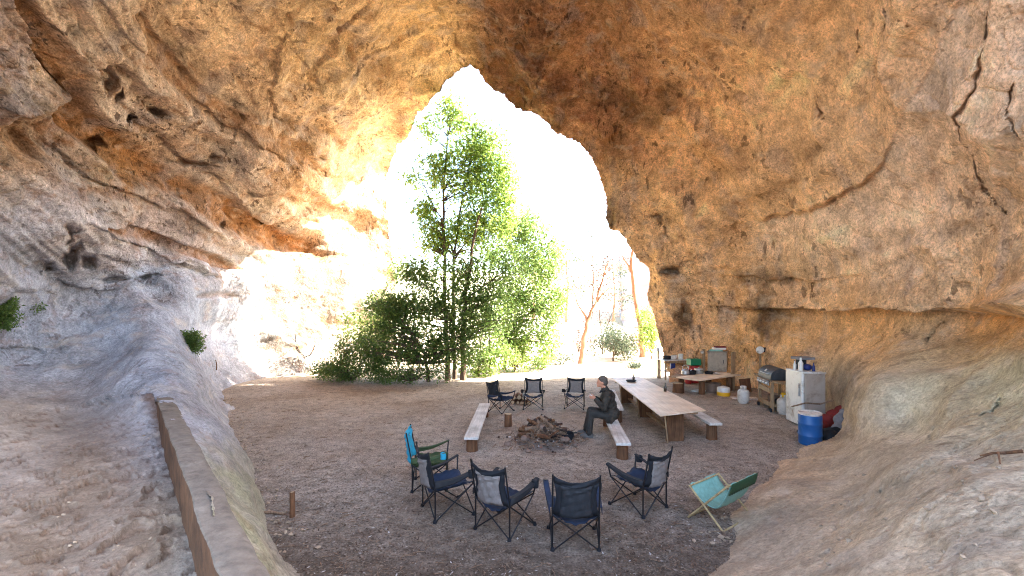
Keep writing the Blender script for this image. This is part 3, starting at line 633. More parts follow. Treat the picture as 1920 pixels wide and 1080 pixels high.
plant('tree', 'thin sapling with sparse bright leaves just right of the dark trunks', 'tree',
  [([(918,700,18.6),(920,640,18.6),(914,560,18.6),(922,480,18.7)], .045, .012), ([(920,650,18.6),(952,612,18.5)], .02, .006), ([(896,705,18.2),(900,640,18.2),(893,560,18.3)], .04, .012)],
  [(920,480,18.7,26,40,.6,58),(915,600,18.6,40,50,.8,100),(905,670,18.3,34,26,.6,78),(945,660,18.5,22,24,.5,34)], LF_LIGHT, seed=16, ln=.14)
plant('bush', 'dense dark bush at the foot of the sunlit left wall', 'bush',
  [([(655,716,16.9),(652,690,16.9),(645,670,16.9)], .04, .012), ([(655,716,16.9),(690,695,16.8)], .03, .01)],
  [(645,690,16.9,40,28,.7,162),(700,680,16.7,44,34,.7,162),(605,696,17.2,20,16,.5,42),(690,640,17.3,26,26,.5,50),(655,650,17.2,30,24,.5,60)], LF_DARK, seed=17, ln=.11, per=15, rad=.3)
plant('bush', 'low leafy bush spreading round the base of the tree trunks', 'bush',
  [([(770,718,16.4),(768,700,16.4)], .03, .01)],
  [(760,696,16.4,46,24,.5,110),(815,692,16.5,28,24,.4,56),(725,704,16.5,30,16,.4,50)], LF_DARK, seed=18, ln=.10, per=14, rad=.28)
plant('bush', 'pale grey green bush half hidden behind the dark clump on its left', 'bush',
  [([(700,700,19.5),(705,640,19.5),(715,560,19.6)], .05, .012)],
  [(715,590,19.6,34,50,.8,78),(745,500,19.6,22,36,.6,33),(670,610,19.6,26,30,.6,39)], LF_LIGHT, seed=19, ln=.14)
# sunlit gully on the right
plant('gum_tree', 'bent orange barked tree on the sunlit gully floor, sparse crown', 'tree',
  [([(1089,686,22.5),(1094,640,22.5),(1102,598,22.5),(1120,560,22.6),(1140,490,22.8)], .15, .03), ([(1102,600,22.5),(1082,570,22.5),(1072,530,22.5)], .06, .015), ([(1120,560,22.6),(1155,530,22.8)], .05, .012)],
  [(1075,525,22.5,20,26,.8,12),(1130,520,22.8,26,30,.9,20),(1150,490,22.8,22,22,.8,14)], LF_DRY, BARKP, seed=21, ln=.16, per=10)
plant('gum_tree', 'tall leaning tree with reddish trunk beside the right rock pillar', 'tree',
  [([(1205,668,25.5),(1202,620,25.5),(1190,560,25.6),(1183,500,25.8),(1190,440,26)], .17, .07), ([(1183,505,25.8),(1160,470,26)], .06, .02)],
  [(1175,470,26,26,24,.9,10),(1195,430,26.2,24,20,.8,6)], LF_DRY, BARKP, seed=22, ln=.16, per=9)
plant('bush', 'round green bush between the reddish trunk and the rock pillar', 'bush',
  [([(1222,668,24.2),(1222,640,24.2)], .04, .012)],
  [(1220,625,24.4,22,36,.7,117),(1215,590,24.6,14,16,.5,31)], LF_MID, seed=23, ln=.15)
plant('bush', 'green bush left of the reddish leaning trunk', 'bush',
  [([(1170,668,25.0),(1168,650,25.0)], .04, .012)],
  [(1165,640,25.0,30,24,.8,84),(1145,625,25.6,20,24,.7,39)], LF_GREY, seed=24, ln=.15)
plant('bush', 'light green bush in front of the bare twiggy bush', 'bush',
  [([(1150,672,23.5),(1150,650,23.5)], .04, .012)],
  [(1148,640,23.6,28,22,.8,90),(1172,655,23.5,22,14,.6,51)], LF_GREY, seed=28, ln=.14)
plant('bush', 'bare purplish twiggy bush behind the bent tree', 'bush',
  [([(1130,672,27.0),(1128,620,27.0),(1120,560,27.0)], .05, .012), ([(1128,640,27),(1150,580,27)], .04, .01), ([(1130,655,27),(1108,600,27)], .03, .01)],
  [(1130,590,27,34,44,1.2,44),(1160,560,27.4,26,30,1,22)], LF_DRY, seed=25, ln=.12, per=7, twigs=.9)
plant('shrub', 'low dry shrub on the sunlit ground left of the bent tree', 'shrub',
  [([(1052,688,22.3),(1050,676,22.3)], .03, .01)],
  [(1050,672,22.3,26,12,.5,34),(1015,676,22.4,18,10,.4,18)], LF_GREY, seed=26, ln=.12)
plant('shrub', 'small tussock with a bare forked stick on the path edge', 'shrub',
  [([(1192,691,20.7),(1204,680,20.8)], .02, .006), ([(1192,691,20.7),(1184,672,20.8)], .016, .005)],
  [(1189,686,20.8,13,6,.3,30)], LF_GREY, seed=27, ln=.12, rad=.18)
for k, (px, py, Y, lb, mt, n) in enumerate([(965,676,19.6,'leafy low bush under the young yellow tree',LF_MID,70),(1015,682,20.6,'low pale bush at the right foot of the young yellow tree',LF_LIGHT,56),(905,694,18.4,'low bush just right of the thick trunk base',LF_MID,44),
   (1085,640,25.0,'tangled dry scrub left of the bent tree',LF_DRY,40),(1110,655,26.0,'grey scrub just right of the bent trunk',LF_GREY,44),(1195,640,27.0,'dry scrub behind the reddish leaning trunk',LF_DRY,50)]):
    plant('bush', lb, 'bush', [([(px, py+16, Y), (px+3, py, Y)], .03, .01), ([(px, py+16, Y), (px-14, py-6, Y)], .02, .006), ([(px, py+16, Y), (px+16, py-4, Y)], .02, .006)], [(px, py, Y, 32, 20, .7, n), (px+10, py-22, Y, 18, 14, .5, n//3)], mt, seed=60+k, ln=.13, per=12, twigs=.6)
# plants rooted in the rock on the left
for nm, lab, (px, py), rx, ry, n, sd in (('rock_plant', 'small round green plant growing from the grey rock slope', (350, 642), 31, 26, 230, 31), ('rock_plant', 'dark plant hanging on the rock at the left edge', (8, 588), 20, 38, 170, 32), ('rock_plant', 'small dark plant in a crack near the left edge', (62, 572), 15, 13, 50, 33)):
    P, N = on_rock(px, py); Yd = P.y-.12
    plant(nm, lab, 'plant', [([(px, py+ry*.35, P.y), (px, py, Yd)], .008, .003)], [(px, py, Yd, rx, ry, .16, n)], LF_DARK, seed=sd, ln=.075 if sd == 31 else .06, rad=.10, per=12, wd=.45)
# trees far up the gully
for i, (px, py, Y, h, lab) in enumerate([(1062,560,46,9,'pale far tree straight above the seated person'),(1000,560,52,10,'pale far tree behind the young yellow tree'),(1150,545,50,8,'pale far tree left of the shaded cliff'),(1110,560,60,13,'tallest of the pale trees far up the gully')]):
    k = F/Y; top = CY-(h-2.7)*k; b = CY+1.2*k
    plant('tree', lab, 'tree', [([(px, b, Y), (px+3, (b+top)/2, Y), (px-2, top, Y)], .16, .04)],
      [(px, top+1.2*k, Y, 1.7*k, 1.6*k, 1.5, 30), (px-1.2*k, top+3.4*k, Y, 1.5*k, 1.3*k, 1.3, 22), (px+1.3*k, top+3.9*k, Y, 1.4*k, 1.3*k, 1.3, 22)], LF_GREY, BARKP, seed=40+i, ln=.30, per=10, rad=.6, group='pale trees far up the gully')

# far side of the gully
def build_far():
    xs = np.linspace(-60, 70, 90); ys = np.linspace(38, 130, 50); gx, gy = np.meshgrid(xs, ys); x, y = gx.ravel(), gy.ravel()
    P = np.stack([x*.06, y*.06, 0*x], 1); z = sstep(38, 120, y)*14*(.7+.3*np.abs(x)/60)+1.6*fbm(P, 4)*sstep(38, 55, y)-.4+(y-30)*.02
    idx = np.arange(len(x)).reshape(50, 90); Q = np.stack([idx[:-1, :-1], idx[:-1, 1:], idx[1:, 1:], idx[1:, :-1]], -1).reshape(-1, 4)
    t = NT('pale_slope'); c = t.ramp(t.noise(t.mapping(), .4, 8, .7), [(.35, lin((176, 166, 132))), (.65, lin((226, 214, 184)))])
    np_mesh('hillside', np.stack([x, y, z], 1), Q, t.done(c, .95), True, 'structure')
    # shaded cliff beyond the pillar
    n, m = 60, 40; U, W = np.meshgrid(np.linspace(0, 1, n), np.linspace(0, 1, m)); u, w = U.ravel(), W.ravel()
    X = 12.2+26*u; Zc = -1+9.6*w; Y = 50+1.2*fbm(np.stack([X*.25, u*0, Zc*.8], 1), 4)+w*.8-.25*np.floor(w*7+fbm(np.stack([X*.2, u*0, Zc*.3], 1), 3))*-.5
    Zc = np.where(w > .97, Zc+.5*fbm(np.stack([X*.4, u*0, u*0], 1), 3), Zc)
    V = np.stack([X, Y, Zc], 1); idx = np.arange(n*m).reshape(m, n); Q = np.stack([idx[:-1, :-1], idx[:-1, 1:], idx[1:, 1:], idx[1:, :-1]], -1).reshape(-1, 4)
    top = idx[-1]; left = idx[:, 0]; k = len(V); V2 = V[top]+[0, 14, 1.5]; V3 = V[left]+[3, 14, 0]
    j = np.arange(n-1); jj = np.arange(m-1); A = k+np.arange(n); B = k+n+np.arange(m)
    Q2 = np.stack([top[j], top[j+1], A[j+1], A[j]], 1); Q3 = np.stack([left[jj], left[jj+1], B[jj+1], B[jj]], 1)
    t = NT('grey_cliff'); v = t.mapping((1, 1, 3)); c = t.ramp(t.noise(v, .6, 8, .7), [(.30, lin((146, 148, 152))), (.70, lin((170, 170, 172)))])
    np_mesh('cliff', np.concatenate([V, V2, V3]), np.concatenate([Q, Q2, Q3]), t.done(c, .95), True, 'structure')
build_far()
#PART4
# ------------------------------------------------------------------ materials of the camp
M_PLY = wood('plywood', lin((238, 216, 190)), lin((216, 184, 150)), 2.2, 1, .5)
M_PLANKG = wood('grey_plank', lin((222, 212, 200)), lin((180, 166, 150)), 3, 1)
M_LOG = wood('log', lin((120, 82, 54)), lin((72, 46, 30)), 4, 2, .9)
M_LOGEND = pmat('log_end', lin((178, 150, 116)), .85, .3, 20, .3)
M_TIMB = wood('timber', lin((168, 138, 104)), lin((116, 88, 62)), 4, 2)
M_BLACK = pmat('black_fabric', (.012, .012, .014), .8, .3, 30, .3)
M_CHAR = pmat('charcoal_fabric', (.022, .021, .022), .85, .3, 30, .3)
M_GREYF = pmat('grey_mesh_fabric', lin((122, 110, 102)), .85, .2, 26, .3)
M_BLUEF = pmat('blue_fabric', lin((36, 46, 64)), .85, .25, 22, .3)
M_TURQ = pmat('turquoise_fabric', lin((48, 148, 172)), .75, .15, 16, .25)
M_OLIVE = pmat('olive_fabric', lin((62, 74, 44)), .8, .3, 20, .3)
M_STEEL = pmat('dark_steel', (.018, .016, .016), .45, .3, 20, .1, .3)
M_GREENF = pmat('pale_green_canvas', lin((128, 168, 152)), .8, .2, 18, .3)
M_GREEND = pmat('dark_green_canvas', lin((48, 74, 46)), .85, .3, 20, .3)
M_FRAME = wood('chair_wood', lin((190, 164, 118)), lin((140, 112, 74)), 5, 1)
M_WHITE = pmat('white_enamel', lin((210, 204, 194)), .4, .1, 5, .08, dirt=lin((140, 116, 92)), spec=.5)
M_GREYSIDE = pmat('grey_panel', lin((158, 142, 128)), .55, .12, 4, .08, dirt=lin((120, 100, 84)))
M_BLUEP = pmat('blue_plastic', lin((26, 82, 138)), .42, .14, 5, .06, dirt=lin((60, 104, 150)), spec=.45)
M_DUST = pmat('dusty_white', lin((206, 196, 184)), .7, .2, 14, .2, dirt=lin((120, 104, 92)))
M_CYL = pmat('gas_bottle_paint', lin((196, 186, 174)), .45, .14, 8, .1, dirt=lin((120, 96, 76)), spec=.5)
M_HOOD = pmat('hood_enamel', (.030, .032, .036), .5, .4, 7, .1, .0, dirt=(.075, .07, .07), spec=.4)
M_METAL = pmat('galvanised', lin((176, 172, 168)), .45, .2, 8, .1, .5, dirt=lin((110, 92, 78)))
M_RUST = pmat('rusty_metal', lin((120, 96, 80)), .7, .4, 9, .25, .3)
M_RED = pmat('red_paint', lin((176, 40, 36)), .45, .2, 8, .1, spec=.5)
M_REDF = pmat('red_canvas', lin((116, 40, 36)), .8, .25, 8, .3)
M_GREYB = pmat('grey_bag', lin((118, 114, 114)), .75, .3, 9, .3)
M_GREENP = pmat('green_plastic', lin((28, 112, 76)), .45, .15, 8, .1, spec=.5)
M_YEL = pmat('yellow_plastic', lin((226, 170, 30)), .5, .12, 8, .1, spec=.5)
M_GLASSB = pmat('brown_glass', (.035, .018, .008), .12, .2, 6, 0, spec=.6)
M_DKBLUE = pmat('dark_blue_plastic', lin((30, 44, 96)), .45, .2, 8, .1)
M_CARD = pmat('printed_card', lin((214, 206, 200)), .7, .1, 8, .1)
M_CHARRED = wood('charred_wood', lin((84, 62, 50)), (.012, .010, .009), 3, 2, .95)
M_BRANCH = wood('dry_branch', lin((146, 118, 94)), lin((86, 62, 46)), 4, 2, .9)
M_ASH = pmat('ash', lin((126, 110, 98)), .98, .45, 9, .8, dirt=lin((70, 58, 50)))
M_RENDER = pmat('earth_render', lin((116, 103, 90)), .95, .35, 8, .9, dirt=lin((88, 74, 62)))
M_SKIN = pmat('skin', lin((188, 128, 100)), .6, .12, 18, .1)
M_HAIR = pmat('grey_hair', lin((84, 74, 66)), .9, .4, 40, .6)
M_JACKET = pmat('dark_jacket', (.030, .023, .017), .85, .5, 9, .5, dirt=(.06, .048, .036))
M_TROUS = pmat('dark_trousers', (.034, .028, .023), .85, .35, 12, .3)
M_SHOE = pmat('worn_boots', lin((96, 90, 84)), .8, .3, 12, .3)
M_LITTER = None

# ------------------------------------------------------------------ low wall along the sandy ledge
def low_wall():
    a = Vector((-6.92, 8.72, 0)); b = Vector((-.62, 1.35, 0)); d = (b-a).normalized(); nrm = Vector((-d.y, d.x, 0)) # to the right, away from the sand
    n = 220; L = (b-a).length; mb = MB(); prof = []
    t = thing('low_wall', 'long low earth coloured wall edging the sandy ledge, its inner face in shade', 'wall', a)
    for i in range(n+1):
        p = d*(L*i/n); w = lambda s: (random.random()-.5)*s
        e = 1.2-.02*(i/n)
        for off, z in ((-.03, .50), (.0, .68), (0, .95), (.004, e-.012), (.014, e), (.08, e+.004), (.19, e-.006), (.23, e-.03), (.32, .70)):
            Pn = np.array([[p.x*3, p.y*3, z*4]]); q = p+nrm*(off+.012*float(perlin(Pn)[0])+w(.003)); prof.append((q.x, q.y, z+.016*float(perlin(Pn*1.7+5)[0])+w(.003)))
    m = 9; f = [(i*m+k, (i+1)*m+k, (i+1)*m+k+1, i*m+k+1) for i in range(n) for k in range(m-1)]
    f += [tuple(range(m)), tuple(n*m+k for k in range(m))[::-1]]
    mb.add(prof, f); o = mb.build('masonry', M_RENDER, t, True); o.data.materials.append(pmat('shaded_earth', lin((92, 63, 42)), .95, .5, 5, .9, dirt=lin((56, 38, 26))))  # brown earth darkened, shade painted into the inner face
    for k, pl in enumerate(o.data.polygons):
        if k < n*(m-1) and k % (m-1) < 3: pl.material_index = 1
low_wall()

# ------------------------------------------------------------------ folding camp chairs
def wr(x, y, s=1): return .006*s*(math.sin(x*23+y*9)+math.sin(x*9-y*31+1.3))
def camp_chair(label, back, border, seat, arm, group='folding camp chairs round the fire'):
    t = thing('camp_chair', label, 'chair', group=group); w = .26
    def B(u, v):
        x = (2*u-1)*w*(1-.15*math.sin(PI*min(1, v*1.1))); k = 1-(2*u-1)**2
        return Vector((x, -.235-.085*v-.085*k*(1-.45*v)+wr(u, v, 1.6), .405+.47*v-.065*k*sstep_(.55, 1, v)))
    def sub(f, u0, u1, v0, v1): return lambda a, b: f(u0+(u1-u0)*a, v0+(v1-v0)*b)
    MB().grid(sub(B, .13, .87, 0, .82), 10, 10).build('backrest', back, t, True, solid=.008)
    e = MB()
    for u0, u1, v0, v1 in ((0, .13, 0, .82), (.87, 1, 0, .82), (0, 1, .82, 1)): e.grid(sub(B, u0, u1, v0, v1), 10 if u1-u0 > .5 else 3, 10 if v1 > .9 and v0 == 0 else 6)
    e.build('back_border', border, t, True, solid=.007)
    def S(u, v):
        k = 1-(2*u-1)**2; return Vector(((2*u-1)*w, -.235+.5*v, .412-.11*k*(1-.45*v*v)+.015*v+wr(v, u, 1.6)))
    MB().grid(S, 10, 8).build('seat', seat, t, True, solid=.007)
    for s in (-1, 1):
        def A(u, v, s=s):
            y = -.25+.53*u; z = .50+.10*u-.02*math.sin(PI*u); x = s*(.262+.05*u)
            return Vector((x+s*(.058*min(v*2, 1)-.029), y, z-max(0, v-.5)*(.05+.10*(1-u))-.012*math.sin(PI*u)))
        MB().grid(A, 8, 6).build('armrest', arm, t, True, solid=.007)
        c = MB().lathe([(.028, 0), (.042, .0), (.046, .09), (.040, .09), (.030, .01)], (s*.318, .22, .50), 12)
        if s > 0: c.build('cup_holder', border, t, True)
        MB().tube([(s*w, -.235, .0), (s*w, -.235, .42), (s*w*1.0, -.325, .885)], .0105, 8).build('back_post', M_STEEL, t, True)
        MB().tube([(s*.27, .255, .40), (s*.315, .275, .605)], .0105, 8).build('arm_post', M_STEEL, t, True)
        MB().tube([(s*w, -.235, .405), (s*(w+.02), .27, .012)], .009, 7).build('cross_bar', M_STEEL, t, True)
        MB().tube([(s*(w+.015), .255, .405), (s*(w+.004), -.235, .012)], .009, 7).build('cross_bar', M_STEEL, t, True)
        MB().tube([(-s*w, -.245, .405), (s*w, -.245+.012*s, .012)], .009, 7).build('cross_bar', M_STEEL, t, True)
        MB().tube([(-s*(w+.01), .262, .405), (s*(w+.02), .268+.012*s, .012)], .009, 7).build('cross_bar', M_STEEL, t, True)
        for y, ww in ((-.24, w), (.268, w+.02)):
            MB().lathe([(.020, 0), (.026, .0), (.024, .022), (.014, .045)], (s*ww, y, 0), 10).build('foot', M_BLACK, t, True)
    return t
def sstep_(a, b, x): x = max(0, min(1, (x-a)/(b-a))); return x*x*(3-2*x)
def put(o, x, y, deg): o.location = (x, y, gz(x, y)+.004); o.rotation_euler = (0, 0, R(deg)); return o
ca = camp_chair('grey backed camp chair with black headrest, just left of the black backed chair', M_GREYF, M_BLACK, M_BLUEF, M_CHAR); put(ca, -.10, 5.62, -36)
def again(src, label, x, y, deg, tilt=0):
    c = copy_tree(src); c['label'] = label; put(c, x, y, deg); c.rotation_euler.x = R(tilt)
    s = random.Random(label).uniform; c.scale = (s(.95, 1.05), s(.94, 1.06), s(.96, 1.03)); return c
again(ca, 'grey backed camp chair in front of the turquoise chair, facing right', -.88, 6.08, -62)
again(ca, 'grey backed camp chair right of the black backed one, facing left', 1.74, 6.20, 38)
cb = camp_chair('camp chair with a plain black back seen straight from behind', M_CHAR, M_BLACK, M_BLUEF, M_BLUEF); put(cb, .72, 5.30, -2); 
again(cb, 'far camp chair with a black back near the end of the left bench', -.30, 12.0, -128).scale = (.92, .92, .9)
again(ca, 'far camp chair with a grey back, left of the two facing the camera', .58, 12.35, 176).scale = (.93, .93, .91)
again(ca, 'far camp chair with a grey back nearest the seated person', 1.72, 12.4, 166).scale = (.91, .92, .90)
ct = camp_chair('turquoise camp chair with olive armrests, facing the fire from the left', M_TURQ, M_TURQ, M_OLIVE, M_OLIVE); put(ct, -1.26, 6.95, -84)

def sling_chair():
    t = thing('sling_chair', 'low wooden framed folding chair with pale green canvas sling', 'chair')
    for s in (-1, 1):
        MB().tube([(s*.38, .47, .46), (s*.38, -.02, .012)], .014, 8).build('side_rail', M_FRAME, t, True)
        MB().tube([(s*.355, -.09, .62), (s*.355, .50, .012)], .014, 8).build('side_rail', M_FRAME, t, True)
    MB().tube([(-.38, -.02, .014), (.38, -.02, .014)], .013, 8).build('crosspiece', M_FRAME, t, True)
    MB().tube([(-.355, .50, .016), (.355, .50, .016)], .013, 8).build('crosspiece', M_FRAME, t, True)
    MB().tube([(-.38, .46, .455), (.38, .46, .455)], .013, 8).build('crosspiece', M_FRAME, t, True)
    MB().tube([(-.355, -.09, .61), (.355, -.09, .61)], .013, 8).build('crosspiece', M_FRAME, t, True)
    ctl = [Vector(p) for p in ((0, .475, .47), (0, .40, .36), (0, .27, .27), (0, .12, .26), (0, .03, .34), (0, -.04, .48), (0, -.105, .63))]
    def cr(f):
        f *= len(ctl)-1; i = min(int(f), len(ctl)-2); u = f-i; p = [ctl[max(0, i-1)], ctl[i], ctl[i+1], ctl[min(i+2, len(ctl)-1)]]
        return .5*((2*p[1])+(-p[0]+p[2])*u+(2*p[0]-5*p[1]+4*p[2]-p[3])*u*u+(-p[0]+3*p[1]-3*p[2]+p[3])*u**3)
    def S(u, v, off=0):
        p = cr(v); k = 1-(2*u-1)**2
        return Vector(((2*u-1)*.34, p.y-off, p.z-.035*k*math.sin(PI*v)-off*.4+wr(u, v*.6)))
    MB().grid(lambda u, v: S(u, v), 12, 24).build('sling', M_GREENF, t, True, solid=.006)
    fl = MB().grid(lambda u, v: Vector(((2*u-1)*.352, -.122-.006*math.sin(v*PI)+.040*v, .634-.15*v-.008*(int(u*24) % 2)*(v > .95))), 24, 5)
    fl.build('back_flap', M_GREEND, t, True, solid=.006)
    return t
put(sling_chair(), 2.84, 5.74, 37).scale = (.94, .92, .96)

# ------------------------------------------------------------------ benches, table
def log_bench(label, a, b, width, h, legs=((.06), (.94))):
    a, b = Vector((*a, 0)), Vector((*b, 0)); d = b-a; L = d.length
    t = thing('log_bench', label, 'bench', (*a.xy, gz(*a.xy)), math.atan2(d.y, d.x)-PI/2, 'plank benches on log stumps')
    m = MB(); m.box((0, L/2, h-.025), (width, L, .05)); m.build('plank', M_PLANKG, t, bevel=.006)
    for f in legs:
        lm = MB(); r = width*.40; n = 14
        lm.lathe([(r*1.05, -.03), (r*1.04, .03), (r*.98, h*.5), (r, h-.051)], (0, L*f, 0), n); lm.build('stump', M_LOG, t, True)
    return t
log_bench('bench of a grey plank on log stumps, alone on the left of the fire', (-.77, 8.50), (-.70, 11.6), .27, .30)
log_bench('bench carrying the seated person, pale plank on log stumps', (1.99, 8.08), (2.24, 10.7), .26, .33)
log_bench('bench tucked along the left side of the long table, behind the person', (2.50, 10.7), (2.86, 13.2), .26, .36)
log_bench('bench along the right side of the long table, its end sticking out', (4.12, 9.15), (4.14, 12.6), .26, .38)

def long_table():
    t = thing('table', 'long plywood table on trestle legs in front of the kitchen', 'table', (3.36, 11.2, 0))
    A, B, Cc, D = [Vector(p)-Vector((3.36, 11.2)) for p in ((2.85, 8.72), (3.92, 9.18), (3.88, 13.86), (2.96, 13.42))]
    for k in range(2):
        f0, f1 = k*.5+(.001 if k else 0), k*.5+.5; z0, z1 = .635, .66
        P = [A.lerp(D, f0), B.lerp(Cc, f0), B.lerp(Cc, f1), A.lerp(D, f1)]
        m = MB(); m.add([(p.x, p.y, z) for z in (z0, z1) for p in P], [(3,2,1,0), (4,5,6,7), (0,1,5,4), (1,2,6,5), (2,3,7,6), (3,0,4,7)]); m.build('tabletop', M_PLY, t, bevel=.003)
    for y in (-1.95, .1, 1.9):
        x = .02
        MB().box((x, y, .605), (.80, .08, .06)).build('bearer', M_TIMB, t, bevel=.004)
        MB().box((x-.06, y, .287), (.34, .09, .575)).build('leg', M_LOG, t, bevel=.008)
        MB().tube([(x-.24, y-.12, .0), (x-.30, y-.10, .60)], .016, 6).build('brace', M_TIMB, t)
    MB().box((.02, -.0, .12), (.09, 3.9, .05)).build('stretcher', M_TIMB, t, bevel=.004)
long_table()
def bottle(label, p, h, mat, cat='bottle', name='bottle'):
    t = thing(name, label, cat, p); r = h*.16
    MB().lathe([(r*.9, 0), (r, .01), (r, h*.55), (r*.42, h*.72), (r*.36, h*.93), (r*.36, h*.97)], (0, 0, 0), 14).build('glass' if mat is M_GLASSB else 'body', mat, t, True)
    MB().lathe([(r*.42, h*.95), (r*.42, h), (r*.36, h*1.005)], (0, 0, 0), 12).build('cap', M_BLACK, t, True)
    return t
TT = .6605
bottle('brown bottle standing at the far end of the long table', (*at(1188, 716, 12.95).xy, TT), .21, M_GLASSB)
bottle('brown bottle on the right edge of the long table', (3.80, 11.25, TT), .22, M_GLASSB)
o = MB().lathe([(.10, 0), (.12, .012), (.15, .045), (.14, .045), (.11, .018), (.02, .014)], (0, 0, 0), 20).build('dish', M_CHAR, None, True); o.location = (3.35, 12.75, TT); tag(o, 'small black dish beside the brown bottle on the far table end', 'dish')

def stump(label, x, y, r, h, top=M_LOGEND):
    t = thing('log_stump', label, 'stump', (x, y, gz(x, y)))
    MB().lathe([(r*1.08, -.04), (r*1.05, .03), (r, h*.6), (r*.98, h-.006), (r*.93, h)], (0, 0, 0), 16).build('log', M_LOG, t, True)
    MB().lathe([(r*.90, h-.004), (r*.90, h+.004), (r*.1, h+.006)], (0, 0, 0), 16).build('cut_face', top, t, True)
stump('short upright log between the left bench and the fire', -.09, 10.45, .085, .28)
stump('stubby log lying under the low plank table', 5.35, 14.6, .17, .30)
def post():
    p = gnd(548, 972); t = thing('post', 'thin brown wooden post standing alone on the left floor', 'post', (p.x, p.y, gz(p.x, p.y)))
    MB().tube([(0, 0, -.05), (.004, 0, .15), (-.004, .004, .325)], [.036, .034, .032], 10, wob=.12).build('stake', M_LOG, t, True)
    MB().tube([(.0, 0, .322), (.0, 0, .327)], [.024, .02], 10).build('cut_face', M_LOGEND, t, True)
post()
o = MB().tube([(-.30, 0, .02), (-.1, .02, .03), (.12, -.02, .022)], [.016, .02, .012], 7, wob=.2).build('stick', M_BRANCH, None, True); p = gnd(520, 968); o.location = (p.x, p.y, gz(p.x, p.y)); tag(o, 'short brown stick lying by the foot of the thin post', 'stick')
P, N = on_rock(404, 692); o = MB().tube([(0, 0, -.05), (.01, 0, .15), (-.03, 0, .30)], [.02, .018, .010], 7, wob=.2).build('stick', M_LOG, None, True); o.location = P+N*.03; tag(o, 'short brown stick standing where the left rock meets the floor', 'stick')

